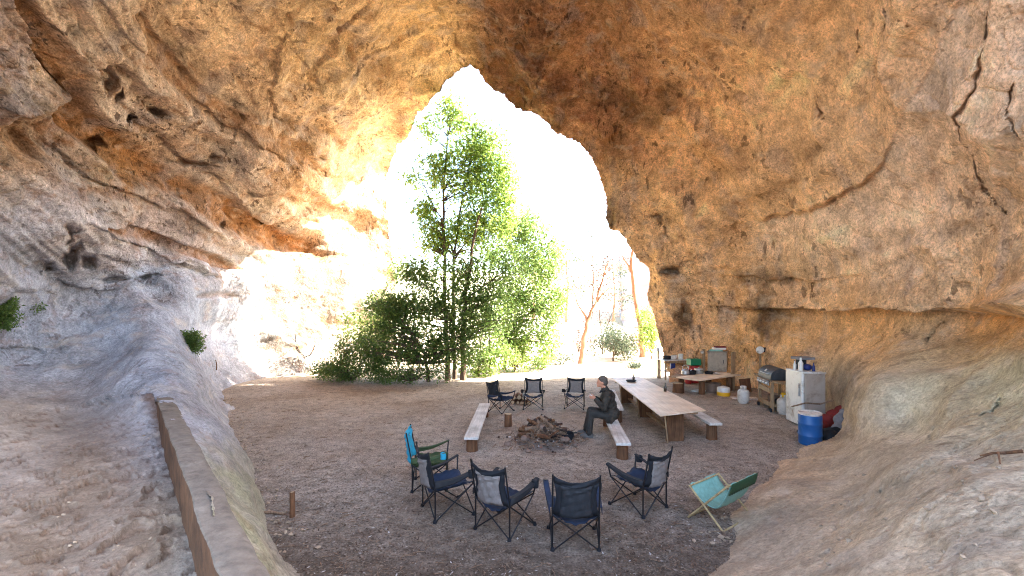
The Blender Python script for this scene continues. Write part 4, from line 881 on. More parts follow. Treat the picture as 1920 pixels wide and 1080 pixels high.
# ------------------------------------------------------------------ fire place
def fire():
    cx, cy = .66, 9.35; g0 = gz(cx, cy); g = random.Random(5)
    def H_(x, y): return .27*math.exp(-((x/.38)**2+(y/.38)**2))+.06*math.exp(-((x/.62)**2+(y/.62)**2))
    n = 46; vs = []
    for j in range(n+1):
        for i in range(n+1):
            x, y = (i/n*2-1)*1.0, (j/n*2-1)*1.0; P = np.array([[x*4, y*4, 1.0]])
            vs.append((x, y, H_(x, y)*(1+.22*float(fbm(P*2.2, 3)[0]))+.012*float(perlin(P*3)[0])-.05-.10*max(0, x*x+y*y-.5)))
    m = MB(); m.add(vs, [(j*(n+1)+i, j*(n+1)+i+1, (j+1)*(n+1)+i+1, (j+1)*(n+1)+i) for j in range(n) for i in range(n)])
    o = m.build('ash_heap', M_ASH, None, True); o.location = (cx, cy, g0); tag(o, 'heap of ash and charcoal under the firewood', 'ash', kind='stuff')
    tw = MB()
    for k in range(900):
        a, r = g.random()*2*PI, abs(g.gauss(0, .36)); x, y = r*math.cos(a), r*math.sin(a); z = H_(x, y)+.02; L = g.uniform(.05, .22); b = g.random()*PI; e = g.uniform(-.5, .6)
        d = Vector((math.cos(b)*math.cos(e), math.sin(b)*math.cos(e), math.sin(e)))*L; c = Vector((x, y, z+abs(d.z)*.4)); k2 = g.uniform(.004, .011)
        tw.tube([c-d*.5, c+Vector((0, 0, .01)), c+d*.5], [k2, k2, k2*.6], 5)
    o = tw.build('kindling', M_BRANCH, None); o.location = (cx, cy, g0); tag(o, 'loose twigs and kindling strewn over the fire heap', 'kindling', kind='stuff')
    ch = MB()
    for k in range(1500):
        a, r = g.random()*2*PI, abs(g.gauss(0, .31)); x, y = r*math.cos(a), r*math.sin(a); s = g.uniform(.008, .034); c = (x, y, H_(x, y)+s*g.uniform(.1, .9))
        vs = [(c[0]+dx*s*g.uniform(.5, 1.2), c[1]+dy*s*g.uniform(.5, 1.2), c[2]+dz*s*g.uniform(.4, .9)) for dx, dy, dz in ((1,0,0),(-1,0,0),(0,1,0),(0,-1,0),(0,0,1),(0,0,-1))]
        ch.add(vs, [(0,2,4),(2,1,4),(1,3,4),(3,0,4),(2,0,5),(1,2,5),(3,1,5),(0,3,5)])
    t = NT('charcoal_chips'); gg = t.n.new('ShaderNodeNewGeometry'); cc = t.ramp(gg.outputs['Random Per Island'], [(0, (.012, .010, .010)), (.4, lin((74, 54, 44))), (.62, lin((120, 80, 62))), (.85, lin((140, 122, 112))), (1, lin((208, 200, 192)))])
    o = ch.build('charcoal', t.done(cc, .9), None); o.location = (cx, cy, g0); tag(o, 'broken charcoal, bark and stone chips over the fire heap', 'charcoal', kind='stuff')
    for k in range(44):
        a = g.random()*2*PI; r = g.uniform(.02, .45); x, y = r*math.cos(a), r*math.sin(a); L = g.uniform(.16, .42); b = g.random()*2*PI; e = g.uniform(-.15, .6)
        d = Vector((math.cos(b)*math.cos(e), math.sin(b)*math.cos(e), math.sin(e)))*L; rr = g.uniform(.022, .046)
        c = Vector((cx+x, cy+y, g0+H_(x, y)*1.05+rr+abs(d.z)*.30))
        m = MB().tube([-d*.5, Vector((g.uniform(-.02, .02), g.uniform(-.02, .02), .01)), d*.5], [rr, rr*1.05, rr*.8], 9, wob=.25)
        w_ = g.choice((0, 0, 1, 2, 2)); o = m.build('firewood', [M_CHARRED, M_BRANCH, M_LOG][w_], None, True); o.location = c
        tag(o, ['charred dark stick of firewood piled on the cold fire heap', 'pale dry stick of firewood piled on the cold fire heap', 'reddish brown stick of firewood piled on the cold fire heap'][w_], 'firewood', ['charred firewood on the fire heap', 'pale firewood on the fire heap', 'brown firewood on the fire heap'][w_])
    for k in range(14):
        a = g.random()*2*PI; r = g.uniform(.05, .85); x, y = r*math.cos(a), r*math.sin(a); s = g.uniform(.045, .10)
        m = MB().ball((0, 0, 0), (s, s*g.uniform(.7, 1), s*.7), 9, 6); m.v = [tuple(c*(1+.25*(g.random()-.5)) for c in v) for v in m.v]
        o = m.build('stone', pmat('hearth_stone', lin((120, 98, 84)), .9, .35, 9, .5) if k == 0 else bpy.data.materials['hearth_stone'], None, True); o.location = (cx+x, cy+y, g0+H_(x, y)+s*.3)
        tag(o, 'fist sized brown stone in the cold fire heap', 'stone', 'stones in the fire heap')
    p = (1.10, 9.28); t = thing('pot', 'black cooking pot on the right edge of the fire heap', 'pot', (*p, gz(*p)+.05))
    MB().lathe([(.12, 0), (.16, .03), (.175, .14), (.165, .14), (.15, .04), (.02, .03)], (0, 0, 0), 20).build('bowl', M_BLACK, t, True)
    MB().tube([(.17, 0, .13), (.24, 0, .14), (.24, .05, .14), (.17, .06, .13)], .007, 6).build('handle', M_STEEL, t, True)
    p = (.86, 9.62); o = MB().lathe([(.035, 0), (.042, .10), (.037, .10), (.03, .01)], (0, 0, 0), 14, (R(70), .3, 0)).build('cup', M_WHITE, None, True); o.location = (*p, g0+.31); tag(o, 'white cup lying on the upper right of the fire heap', 'cup')
fire()
# log pile, box behind the far chairs
def far_bits():
    g = random.Random(9)
    for k in range(9):
        x = .05+.10*(k % 5)+g.uniform(-.02, .02); y = 13.05+.08*(k//5); r = g.uniform(.05, .075); z = gz(x, y)+r+(.115 if k >= 5 else 0)
        t = thing('log', 'short reddish firewood log stacked behind the far camp chairs', 'log', (x+(.05 if k >= 5 else 0), y, z), g.uniform(-.2, .2), 'short logs stacked behind the far chairs')
        MB().tube([(0, -.2, 0), (0, 0, .005), (0, .2, 0)], [r, r*1.04, r*.97], 10, wob=.12).build('bark', M_LOG, t, True)
        MB().tube([(0, -.203, 0), (0, -.2, 0)], [r*.8, r*.85], 10).build('cut_face', M_LOGEND, t, True)
    o = MB().lathe([(.05, 0), (.06, .16), (.053, .16), (.045, .01)], (0, 0, 0), 16).build('mug', M_WHITE, None, True); o.location = (.36, 12.95, gz(.36, 12.95)+.16); tag(o, 'white mug on the logs beside the left far chair', 'mug')
far_bits()

# ------------------------------------------------------------------ the person on the bench
def fold(o, size, amt):
    tx = bpy.data.textures.new('folds', 'CLOUDS'); tx.noise_scale = size; d = o.modifiers.new('Displace', 'DISPLACE'); d.texture = tx; d.strength = amt
def person():
    t = thing('person', 'person in dark jacket sitting on a bench, hands raised to the mouth', 'person', (2.12, 9.62, gz(2.12, 9.62)), R(84)); t.scale = (1.08, 1.06, 1.04)
    def cap(m, p, q, r1, r2, n=12): m.tube([p, Vector(p).lerp(Vector(q), .5), q], [r1, (r1+r2)/2, r2], n); m.ball(p, r1, 12, 8); m.ball(q, r2, 12, 8)
    hip, chest, neck, head = (0, .02, .44), (0, .09, .80), (0, .14, .955), (0, .205, 1.10)
    sh = [(s*.18, .10, .875) for s in (-1, 1)]; el = [(s*.235, .17, .62) for s in (-1, 1)]; wr_ = [(s*.075, .335, .765) for s in (-1, 1)]
    kn = [(-.13, .43, .49), (.12, .41, .495)]; an = [(-.14, .46, .09), (.13, .50, .09)]; hp = [(s*.10, .04, .43) for s in (-1, 1)]
    b = MB(); b.ball((0, .02, .46), (.165, .13, .13)); b.ball((0, .05, .64), (.15, .11, .17)); b.ball((0, .085, .80), (.175, .115, .15))
    cap(b, (0, .11, .90), neck, .07, .056)
    b.ball((0, .195, 1.115), (.075, .092, .105), 18, 12); b.ball((0, .225, 1.06), (.056, .068, .062)); cap(b, neck, (0, .19, 1.06), .055, .055)
    b.add(*wedge((0, .300, 1.085), .016, .030, .048)); b.ball((0, .284, 1.036), (.026, .012, .010)); b.ball((0, .272, 1.012), (.03, .022, .022))
    for s in (-1, 1):
        b.ball((s*.076, .185, 1.09), (.012, .022, .034)); b.ball((s*.03, .270, 1.118), (.022, .012, .010))
        i = 0 if s < 0 else 1
        cap(b, sh[i], el[i], .052, .040); cap(b, el[i], wr_[i], .040, .027); cap(b, hp[i], kn[i], .082, .056); cap(b, kn[i], an[i], .054, .038)
        # hand: palm, four bent fingers and a thumb closed round the mug
        w = Vector(wr_[i]); pal = w+Vector((-s*.018, .040, .030)); cap(b, w, pal, .026, .032)
        for k in range(4):
            z = pal.z+.026-.018*k; r = .0088-.0007*k; L = (.9, 1, .95, .78)[k]
            k0 = Vector((pal.x+s*.004, pal.y+.024, z)); k1 = k0+Vector((-s*.006, .034*L, .004)); k2 = k1+Vector((-s*.026*L, .010, .002)); k3 = k2+Vector((-s*.016*L, -.012, 0))
            cap(b, k0, k1, r*1.05, r, 8); cap(b, k1, k2, r, r*.95, 8); cap(b, k2, k3, r*.95, r*.8, 8)
        th0 = pal+Vector((-s*.006, -.006, .026)); th1 = th0+Vector((-s*.022, .016, .020)); th2 = th1+Vector((-s*.010, .024, .004)); cap(b, th0, th1, .011, .0098, 8); cap(b, th1, th2, .0098, .008, 8)
    remeshed(b, 'body', M_SKIN, t, .0065, 3)
    j = MB(); j.ball((0, .015, .47), (.205, .175, .15)); j.ball((0, .05, .62), (.19, .15, .20)); j.ball((0, .075, .79), (.215, .145, .165)); cap(j, (0, .115, .91), (0, .135, .955), .088, .076)
    cap(j, (-.13, .06, .38), (.13, .06, .38), .10, .10)
    for i in (0, 1):
        cap(j, sh[i], el[i], .085, .066); e = Vector(el[i]); w = Vector(wr_[i]); cap(j, el[i], e.lerp(w, .5), .066, .058); cap(j, e.lerp(w, .5), e.lerp(w, .90), .058, .046)
    jo = remeshed(j, 'jacket', M_JACKET, t, .012, 4); fold(jo, .06, .04)
    c = MB(); c.tube([(-.085, .13, .945), (-.04, .215, .915), (0, .235, .885), (.04, .215, .915), (.085, .13, .945)], [.016, .018, .016, .018, .016], 8, flat=.6); c.build('collar', M_CHAR, jo, True)
    tr = MB(); tr.ball((0, .03, .42), (.18, .15, .085))
    for i in (0, 1): cap(tr, hp[i], kn[i], .096, .076); cap(tr, kn[i], an[i], .074, .066)
    fold(remeshed(tr, 'trousers', M_TROUS, t, .012, 3), .06, .022)
    for i in (0, 1):
        s = MB(); x, y = an[i][0], an[i][1]; s.ball((x, y-.02, .055), (.048, .07, .06)); s.ball((x, y+.085, .040), (.046, .10, .042)); cap(s, (x, y-.01, .06), (x, y-.012, .13), .048, .052)
        s.box((x, y+.05, .012), (.085, .25, .024)); remeshed(s, 'boot', M_SHOE, t, .009, 2)
    h = MB(); h.ball((0, .178, 1.145), (.084, .098, .092), 18, 12); h.ball((0, .145, 1.10), (.078, .07, .085))
    for s in (-1, 1): h.ball((s*.07, .165, 1.10), (.018, .035, .05))
    remeshed(h, 'hair', M_HAIR, t, .009, 3)
    m = thing('mug', 'small pale mug held by the seated person', 'mug', t.location, t.rotation_euler.z); m.scale = t.scale
    MB().lathe([(.026, 0), (.031, .0), (.034, .075), (.029, .075), (.025, .008)], (0, .405, .765), 16).build('cup', M_DUST, m, True)
    MB().tube([(0, .437, .825), (0, .462, .82), (0, .462, .79), (0, .435, .782)], .005, 6).build('handle', M_DUST, m, True)
def wedge(c, hw, d, h):
    x, y, z = c; v = [(x-hw*.6, y-d*.6, z+h*.6), (x+hw*.6, y-d*.6, z+h*.6), (x-hw, y-d*.4, z-h*.4), (x+hw, y-d*.4, z-h*.4), (x-hw*.5, y+d*.35, z-h*.35), (x+hw*.5, y+d*.35, z-h*.35), (x-hw*.3, y-d*.3, z+h*.5), (x+hw*.3, y-d*.3, z+h*.5)]
    return v, [(0,1,3,2), (0,6,7,1), (6,4,5,7), (2,3,5,4), (0,2,4,6), (1,7,5,3)]
person()

# ------------------------------------------------------------------ kitchen along the right wall
def gas_bottle(label, x, y, r=.155, h=.50, group='gas bottles by the barbecue', mat=M_CYL, name='gas_bottle'):
    t = thing(name, label, 'gas bottle', (x, y, gz(x, y)), random.random(), group)
    MB().lathe([(r*.72, 0), (r*.74, .0), (r*.74, .035), (r*.9, .045), (r, .085), (r, h*.66), (r*.92, h*.74), (r*.6, h*.81), (r*.2, h*.84)], (0, 0, 0), 28).build('tank', mat, t, True)
    c = MB()
    for k in range(3):
        a0 = 2*PI*k/3; c.grid(lambda u, v, a0=a0: Vector((r*.52*math.cos(a0+1.5*u), r*.52*math.sin(a0+1.5*u), h*.80+h*.2*v)), 8, 2)
    c.build('collar', mat, t, True, solid=.006)
    MB().lathe([(.018, h*.82), (.018, h*.90), (.028, h*.90), (.03, h*.95), (.01, h*.96)], (0, 0, 0), 12).build('valve', M_METAL, t, True)
    return t
gas_bottle('pale grey gas bottle standing left of the barbecue', 6.66, 13.05)
gy = gas_bottle('pale gas bottle with a yellow cap between barbecue and refrigerator', 7.02, 11.72)
MB().lathe([(.05, .44), (.062, .44), (.062, .53), (.04, .55)], (0, 0, 0), 14).build('yellow_cap', M_YEL, gy, True)

def barbecue():
    a = Vector((6.78, 11.85)); b = Vector((7.05, 13.35)); d = (b-a).normalized(); L = 1.5   # front runs from a to b, facing the fire
    t = thing('barbecue', 'black hooded gas barbecue on a weathered timber trolley', 'barbecue', (*a, gz(*a)), math.atan2(d.y, d.x))
    # local: x along the front (away from camera), y negative = into the cave interior is +y
    dep = -.55
    for x in (.03, .95):
        for y in (-.03, dep): MB().box((x, y, .40), (.065, .065, .80)).build('leg', M_TIMB, t, bevel=.005)
    MB().box((.49, dep/2-.015, .17), (.98, .56, .03)).build('shelf', M_TIMB, t, bevel=.004)
    MB().box((.49, .006, .20), (.86, .025, .11)).build('rail', M_TIMB, t, bevel=.004)
    MB().box((.49, .008, .56), (.86, .03, .12)).build('rail', M_TIMB, t, bevel=.004)
    MB().box((.49, dep/2, .80), (.92, .54, .07)).build('firebox', M_RUST, t, bevel=.01)
    MB().box((.53, .02, .745), (.78, .03, .13), (R(-12), 0, 0)).build('control_panel', M_METAL, t, bevel=.005)
    for k in range(4): MB().lathe([(.030, 0), (.030, .02), (.024, .04), (.008, .042)], (.22+.2*k, .035, .74), 14, (R(-95), 0, 0)).build('knob', M_WHITE, t, True)
    hd = MB(); n = 14; vs = []
    for x in (.02, .93):
        for k in range(n+1):
            an = PI*k/n; vs.append((x, dep/2+.29*math.cos(an), .84+.31*math.sin(an)**.75*(1 if an < PI*.55 else .92)))
    fs = [(k, k+1, n+1+k+1, n+1+k) for k in range(n)]+[tuple(range(n+1))[::-1], tuple(n+1+k for k in range(n+1)), (0, n+1, 2*n+1, n)]
    hd.add(vs, fs); ho = hd.build('hood', M_HOOD, t, True, bevel=.012)
    MB().tube([(.22, -.01, .98), (.22, .04, .99), (.72, .04, .99), (.72, -.01, .98)], .011, 8).build('handle', M_METAL, ho, True)
    MB().lathe([(.045, 0), (.045, .012), (.03, .018)], (.50, -.045, 1.045), 16, (R(-48), 0, 0)).build('thermometer', M_DUST, ho, True)
    MB().box((-.17, dep/2, .82), (.34, .50, .04)).build('side_shelf', M_TIMB, t, bevel=.006)
    MB().box((1.22, dep/2, .82), (.52, .46, .035)).build('side_shelf', M_TIMB, t, bevel=.006)
    for x in (.03, .95): MB().lathe([(.055, -.02), (.06, 0), (.055, .02)], (x, .0, .055), 14, (R(90), 0, 0)).build('wheel', M_BLACK, t, True)
    ang = t.rotation_euler.z; m = Matrix.Rotation(ang, 4, 'Z')
    def loc(x, y, z): return m @ Vector((x, y, z))+Vector(t.location)
    for k, (x, y, w, h, mt, lb, nm) in enumerate(((.25, -.3, .24, .12, M_BLACK, 'black pan on the lower shelf of the barbecue', 'pan'), (.62, -.28, .28, .16, M_RUST, 'rusty tray on the lower shelf of the barbecue', 'tray'))):
        o = MB().lathe([(w*.42, 0), (w*.5, .01), (w*.52, h), (w*.48, h), (w*.45, .02), (.01, .015)], (0, 0, 0), 18).build(nm, mt, None, True); o.location = loc(x, y, .187); tag(o, lb, nm)
    o = MB().lathe([(.07, 0), (.09, .01), (.10, .06), (.09, .06), (.02, .015)], (0, 0, 0), 18).build('bowl', M_DUST, None, True); o.location = loc(1.25, -.2, .839); tag(o, 'small bowl on the far side shelf of the barbecue', 'bowl')
barbecue()
def meter_post():
    p = at(1425, 700, 15.0); t = thing('post', 'slim timber post carrying a round white tap box behind the barbecue', 'post', (p.x, p.y, 0))
    MB().box((0, 0, .70), (.06, .06, 1.4)).build('upright', M_TIMB, t, bevel=.004)
    MB().lathe([(.10, -.04), (.12, -.03), (.12, .03), (.09, .05)], (-.04, -.07, 1.36), 18, (R(80), 0, R(-25))).build('tap_box', M_DUST, t, True)
    MB().box((.13, -.02, 1.36), (.13, .08, .16)).build('switch', M_CHAR, t, bevel=.01)
meter_post()
def fridge():
    a = Vector((6.62, 10.30)); t = thing('refrigerator', 'white refrigerator with a rounded front and grey side, cluttered on top', 'refrigerator', (*a, gz(*a)), R(-3))
    MB().box((.27, .34, .64), (.46, .66, 1.20)).build('cabinet', M_GREYSIDE, t, bevel=.02)
    d = MB().box((0, .34, .66), (.075, .68, 1.24)).build('door', M_WHITE, t, bevel=.03)
    MB().box((-.055, .08, .86), (.03, .035, .30)).build('handle', M_METAL, d, bevel=.01)
    MB().box((.25, .34, 1.255), (.52, .68, .035)).build('top', M_WHITE, t, bevel=.012)
    for x in (.1, .42):
        for y in (.06, .6): MB().lathe([(.03, 0), (.03, .04)], (x, y, 0), 10).build('foot', M_BLACK, t)
    z = gz(*a)+1.2725
    bottle('tall white bottle on top of the refrigerator near its door', (a.x+.08, a.y+.22, z), .33, M_WHITE)
    bottle('small white bottle behind the tall one on the refrigerator', (a.x+.09, a.y+.46, z), .22, M_WHITE)
    bottle('dark blue bottle on top of the refrigerator', (a.x+.34, a.y+.16, z), .20, M_DKBLUE)
    o = MB().ball((0, 0, .075), (.10, .09, .075)).build('bag', M_DKBLUE, None, True)
    o.location = (a.x+.30, a.y+.32, z); tag(o, 'dark blue pouch on top of the refrigerator', 'pouch')
    b = thing('box', 'flat grey box balanced on a dark stand on the refrigerator', 'box', (a.x+.28, a.y+.52, z))
    MB().box((0, 0, .12), (.16, .16, .24)).build('base', M_CHAR, b, bevel=.006); MB().box((.02, -.03, .27), (.40, .30, .06)).build('lid', M_GREYB, b, bevel=.01)
fridge()
o = MB().tube([(0, 0, 0), (.28, -.05, .09), (.55, -.12, .08), (.85, -.1, .16)], [.016, .02, .018, .012], 8, wob=.2).build('branch', M_BRANCH, None, True); o.location = (6.18, 10.02, .55); tag(o, 'bent stick lying from the blue drum across the refrigerator', 'stick')
def drum():
    t = thing('drum', 'blue plastic drum with a dusty white lid at the foot of the rock', 'drum', (6.0, 9.12, gz(6.0, 9.12)), .4); t.rotation_euler = (R(1.5), R(-3), .4)
    r, h = .208, .62; pr = [(r*.90, 0), (r*.97, .012), (r, .04), (r, h*.28), (r*1.035, h*.30), (r*1.035, h*.33), (r, h*.35), (r, h*.66), (r*1.035, h*.68), (r*1.035, h*.71), (r, h*.73), (r, h*.93), (r*.96, h*.97), (r*.95, h)]
    MB().lathe(pr, (0, 0, 0), 36).build('barrel', M_BLUEP, t, True)
    MB().lathe([(r*.99, h-.012), (r*1.0, h+.018), (r*.94, h+.022), (r*.90, h+.008), (.02, h+.012)], (0, 0, 0), 36).build('lid', M_DUST, t, True)
    MB().lathe([(.035, 0), (.035, .02), (.02, .024)], (.1, .05, h+.012), 14).build('bung', M_DUST, t, True)
drum()
def bags():
    g = random.Random(3)
    def sack(nm, lab, cat, pts, mat, loc):
        m = MB()
        for p, r in pts: m.ball(p, r, 14, 10)
        o = remeshed(m, nm, mat, None, .02, 3); o.location = loc; tag(o, lab, cat)
        tx = bpy.data.textures.new('folds', 'CLOUDS'); tx.noise_scale = .13
        d = o.modifiers.new('Displace', 'DISPLACE'); d.texture = tx; d.strength = .07; return o
    sack('tarpaulin', 'faded red tarpaulin bundle slumped behind the blue drum', 'tarpaulin', [((-.30, -.05, .16), (.18, .14, .16)), ((-.1, 0, .26), (.2, .14, .16)), ((.12, .06, .36), (.2, .14, .15)), ((.34, .12, .46), (.2, .13, .13)), ((.52, .16, .56), (.14, .1, .09))], M_REDF, (7.0, 9.9, .0))
    sack('bag', 'grey sack leaning on the red tarpaulin against the rock', 'bag', [((0, 0, .16), (.17, .12, .18)), ((.10, .06, .36), (.15, .11, .18)), ((.19, .10, .52), (.10, .09, .10))], M_GREYB, (6.78, 9.42, 0))
    sack('bag', 'black bag on the floor behind the blue drum', 'bag', [((0, 0, .12), (.24, .18, .15)), ((.22, .1, .12), (.2, .16, .15))], M_BLACK, (6.42, 9.25, 0))
    sack('bag', 'small crumpled blue bag at the foot of the refrigerator', 'bag', [((0, 0, .06), (.10, .08, .07)), ((.08, .1, .07), (.08, .09, .08))], M_BLUEF, (6.22, 9.72, 0))
bags()
def plank_table():
    ang = math.atan2(1.3, 2.0); t = thing('table', 'low rough plank table in front of the rock wall, crowded with pots', 'table', (6.42, 15.05, 0), ang)
    for k in range(4): MB().box((0, -.42+.28*k, .50), (2.3+.06*(k % 2), .272, .04)).build('plank', M_PLY if k < 3 else M_TIMB, t, bevel=.004)
    for x in (-.75, .75):
        for y in (-.38, .38): MB().lathe([(.10, -.03), (.095, .2), (.09, .44)], (x, y, 0), 12).build('leg', M_LOG, t, True)
        MB().box((x, 0, .455), (.10, 1.0, .045)).build('bearer', M_TIMB, t, bevel=.004)
    m = Matrix.Rotation(ang, 4, 'Z')
    def L(x, y, z): return m @ Vector((x, y, z))+Vector((6.42, 15.05, 0))
    def pot(lab, x, y, r, h, mat, lid=None, z=.522, w=None):
        p = L(x, y, z) if w is None else Vector(w); q = thing('pot', lab, 'pot', p, random.random()*6)
        MB().lathe([(r*.9, 0), (r, .015), (r*1.03, h), (r*.97, h), (r*.93, .03), (.02, .02)], (0, 0, 0), 24).build('bowl', mat, q, True)
        for s in (-1, 1): MB().tube([(s*r, -.04, h*.8), (s*(r+.05), -.03, h*.82), (s*(r+.05), .03, h*.82), (s*r, .04, h*.8)], .008, 6).build('handle', M_STEEL, q, True)
        if lid: MB().lathe([(r*1.05, h), (r*1.02, h+.015), (r*.3, h+.04), (.02, h+.06)], (0, 0, 0), 24).build('lid', lid, q, True)
    pot('black cooking pot on the plank table', -.25, .36, .15, .13, M_BLACK)
    pot('dented steel pot with a lid on the plank table', .12, .32, .14, .15, M_METAL, M_METAL)
    pot('small black pan beside the steel pot on the plank table', .34, .10, .13, .07, M_BLACK)
    o = MB().lathe([(.10, 0), (.15, .03), (.14, .03), (.02, .01)], (0, 0, 0), 20).build('plate', M_WHITE, None, True); o.location = L(.52, -.05, .522); tag(o, 'white plate near the right end of the plank table', 'plate')
    k = thing('kettle', 'silver kettle with a hoop handle at the back of the plank table', 'kettle', L(-.45, .44, .522))
    MB().lathe([(.11, 0), (.13, .02), (.12, .13), (.06, .18), (.02, .2)], (0, 0, 0), 20).build('body', M_METAL, k, True)
    MB().tube([(-.1, 0, .15), (-.09, 0, .27), (0, 0, .32), (.09, 0, .27), (.1, 0, .15)], .009, 7).build('handle', M_DUST, k, True)
    MB().tube([(.11, 0, .06), (.18, 0, .12), (.21, 0, .18)], [.022, .016, .011], 8).build('spout', M_METAL, k, True)
    M_TANB = pmat('tan_metal', lin((148, 132, 114)), .6, .25, 6, .2, dirt=lin((104, 86, 70)))
    c = thing('cabinet', 'square dull tan metal cabinet standing on the plank table', 'cabinet', (7.28, 16.05, .52), R(-28))
    MB().box((0, 0, .34), (.62, .5, .68)).build('case', M_TANB, c, bevel=.02); MB().box((-.02, -.256, .34), (.54, .012, .60)).build('door', M_TANB, c, bevel=.006)
    MB().box((.2, -.27, .36), (.02, .02, .12)).build('handle', M_STEEL, c, bevel=.004); MB().box((0, 0, .693), (.66, .54, .025)).build('top', M_TANB, c, bevel=.006)
    for (x, y, z, w, d, h, mt, lab) in ((-.05, 0, 1.226, .42, .28, .05, M_GREENF, 'flat green packet on the metal cabinet'), (.05, .02, 1.277, .40, .26, .07, M_CARD, 'white printed packet on top of the stack on the cabinet'), (.08, -.02, 1.348, .36, .22, .05, M_REDF, 'red packet uppermost on the cabinet')):
        o = MB().box((0, 0, h/2), (w, d, h)).build('packet', mt, None, bevel=.008); o.location = (7.28+x, 16.05+y, z); o.rotation_euler.z = R(-28+30*random.random()); tag(o, lab, 'packet')
    b = MB().box((0, 0, .62), (.17, .035, 1.30)).build('board', M_TIMB, None, bevel=.004); b.location = (7.42, 15.25, 0); b.rotation_euler = (0, R(1.5), R(20)); tag(b, 'upright plank standing at the right end of the plank table', 'plank')
    b = MB().box((0, 0, .22), (.50, .03, .44)).build('board', M_LOG, None, bevel=.004); b.location = (7.62, 14.75, 0); b.rotation_euler = (R(-8), 0, R(25)); tag(b, 'dark board leaning beside the upright plank', 'board')
    pot('big dull brass pot on the floor under the plank table', 0, 0, .24, .30, M_RUST, None, w=(6.52, 14.72, gz(6.52, 14.72)))
    u = thing('tub', 'round tub with a yellow base and white top in front of the plank table', 'tub', (6.60, 14.15, gz(6.6, 14.15)))
    MB().lathe([(.17, 0), (.19, .01), (.195, .12), (.19, .125)], (0, 0, 0), 26).build('base', M_YEL, u, True); MB().lathe([(.185, .12), (.19, .125), (.19, .24), (.17, .27), (.05, .30), (.02, .31)], (0, 0, 0), 26).build('top', M_WHITE, u, True)
    o = MB().box((0, 0, .025), (.42, .24, .05)).build('tray', M_WHITE, None, bevel=.015); o.location = (6.08, 14.75, gz(6.08, 14.75)); o.rotation_euler.z = .4; tag(o, 'flat white tray on the floor under the plank table', 'tray')
    o = MB().box((0, 0, .02), (.75, .28, .04)).build('plank', M_PLANKG, None, bevel=.006); o.location = (7.05, 13.75, gz(7.05, 13.75)); o.rotation_euler.z = -.2; tag(o, 'short grey plank lying between the tub and the gas bottle', 'plank')
plank_table()
def rack():
    x0, y0 = 5.85, 17.3; t = thing('rack', 'timber rack with a white top and crossed legs by the rock pillar', 'rack', (x0, y0, gz(x0, y0)), R(12))
    MB().box((.42, .22, .76), (.98, .52, .035)).build('top', M_WHITE, t, bevel=.006)
    for x in (.02, .82):
        for y in (.02, .42): MB().box((x, y, .37), (.05, .05, .74)).build('leg', M_TIMB, t, bevel=.004)
    MB().box((.42, .22, .32), (.84, .44, .025)).build('shelf', M_METAL, t, bevel=.004); MB().box((.42, -.006, .68), (.84, .02, .08)).build('rail', M_TIMB, t, bevel=.003)
    z = gz(x0, y0)+.778
    for k, (x, y, w, d, h, mt, nm, lb) in enumerate(((5.98, 17.5, .30, .22, .13, M_BLACK, 'pan', 'black roasting pan on the white topped rack'), (6.28, 17.55, .26, .24, .15, M_DUST, 'basin', 'pale basin in the middle of the white topped rack'), (6.55, 17.6, .2, .2, .2, M_WHITE, 'jar', 'white jar on the right end of the white topped rack'))):
        o = MB().lathe([(w*.42, 0), (w*.48, .012), (w*.5, h), (w*.45, h), (w*.42, .02), (.01, .014)], (0, 0, 0), 18).build(nm, mt, None, True); o.location = (x, y, z); tag(o, lb, nm)
    o = MB().box((0, 0, .16), (.2, .16, .32), taper=.8).build('bottle_crate', M_DKBLUE, None, bevel=.02); o.location = (6.2, 17.5, gz(5.85, 17.3)+.335); tag(o, 'dark blue container on the lower shelf of the rack', 'container')
    s = thing('bin', 'red painted bin under the green crate beside the rack', 'bin', (6.68, 16.65, gz(7.2, 17.8)))
    MB().lathe([(.15, 0), (.17, .02), (.18, .55), (.19, .56), (.19, .60), (.16, .61)], (0, 0, 0), 22).build('body', M_RED, s, True); MB().lathe([(.195, .605), (.195, .63), (.03, .65)], (0, 0, 0), 22).build('lid', M_RED, s, True)
    s2 = thing('gas_bottle', 'tall red gas cylinder in front of the red bin', 'gas bottle', (6.42, 16.5, gz(6.4, 16.5)))
    MB().lathe([(.10, 0), (.11, .01), (.11, .42), (.09, .50), (.04, .54), (.03, .56)], (0, 0, 0), 20).build('tank', M_RED, s2, True); MB().lathe([(.025, .55), (.025, .62), (.04, .62), (.03, .65)], (0, 0, 0), 12).build('valve', M_METAL, s2, True)
    c = thing('crate', 'green plastic crate on the red bin beside the rack', 'crate', (6.68, 16.65, gz(7.2, 17.8)+.652), R(10))
    for s_ in (-1, 1):
        MB().box((s_*.2, 0, .11), (.02, .30, .22)).build('side', M_GREENP, c, bevel=.004); MB().box((0, s_*.14, .11), (.38, .02, .22)).build('side', M_GREENP, c, bevel=.004)
    MB().box((0, 0, .012), (.378, .258, .02)).build('bottom', M_GREENP, c)
    p = thing('post', 'pale square timber post standing right of the green crate', 'post', (6.98, 16.5, gz(7, 16.5)))
    MB().box((0, 0, .62), (.08, .08, 1.28)).build('upright', M_TIMB, p, bevel=.005); MB().box((-.07, -.02, 1.15), (.08, .08, .10)).build('bracket', M_DUST, p, bevel=.01)
    p = thing('post', 'short thin timber post at the left end of the white topped rack', 'post', (5.72, 17.75, gz(5.7, 17.7)))
    MB().box((0, 0, .6), (.06, .06, 1.2)).build('upright', M_TIMB, p, bevel=.005); MB().box((0, -.02, 1.13), (.10, .07, .12)).build('cap', M_DUST, p, bevel=.01)
rack()

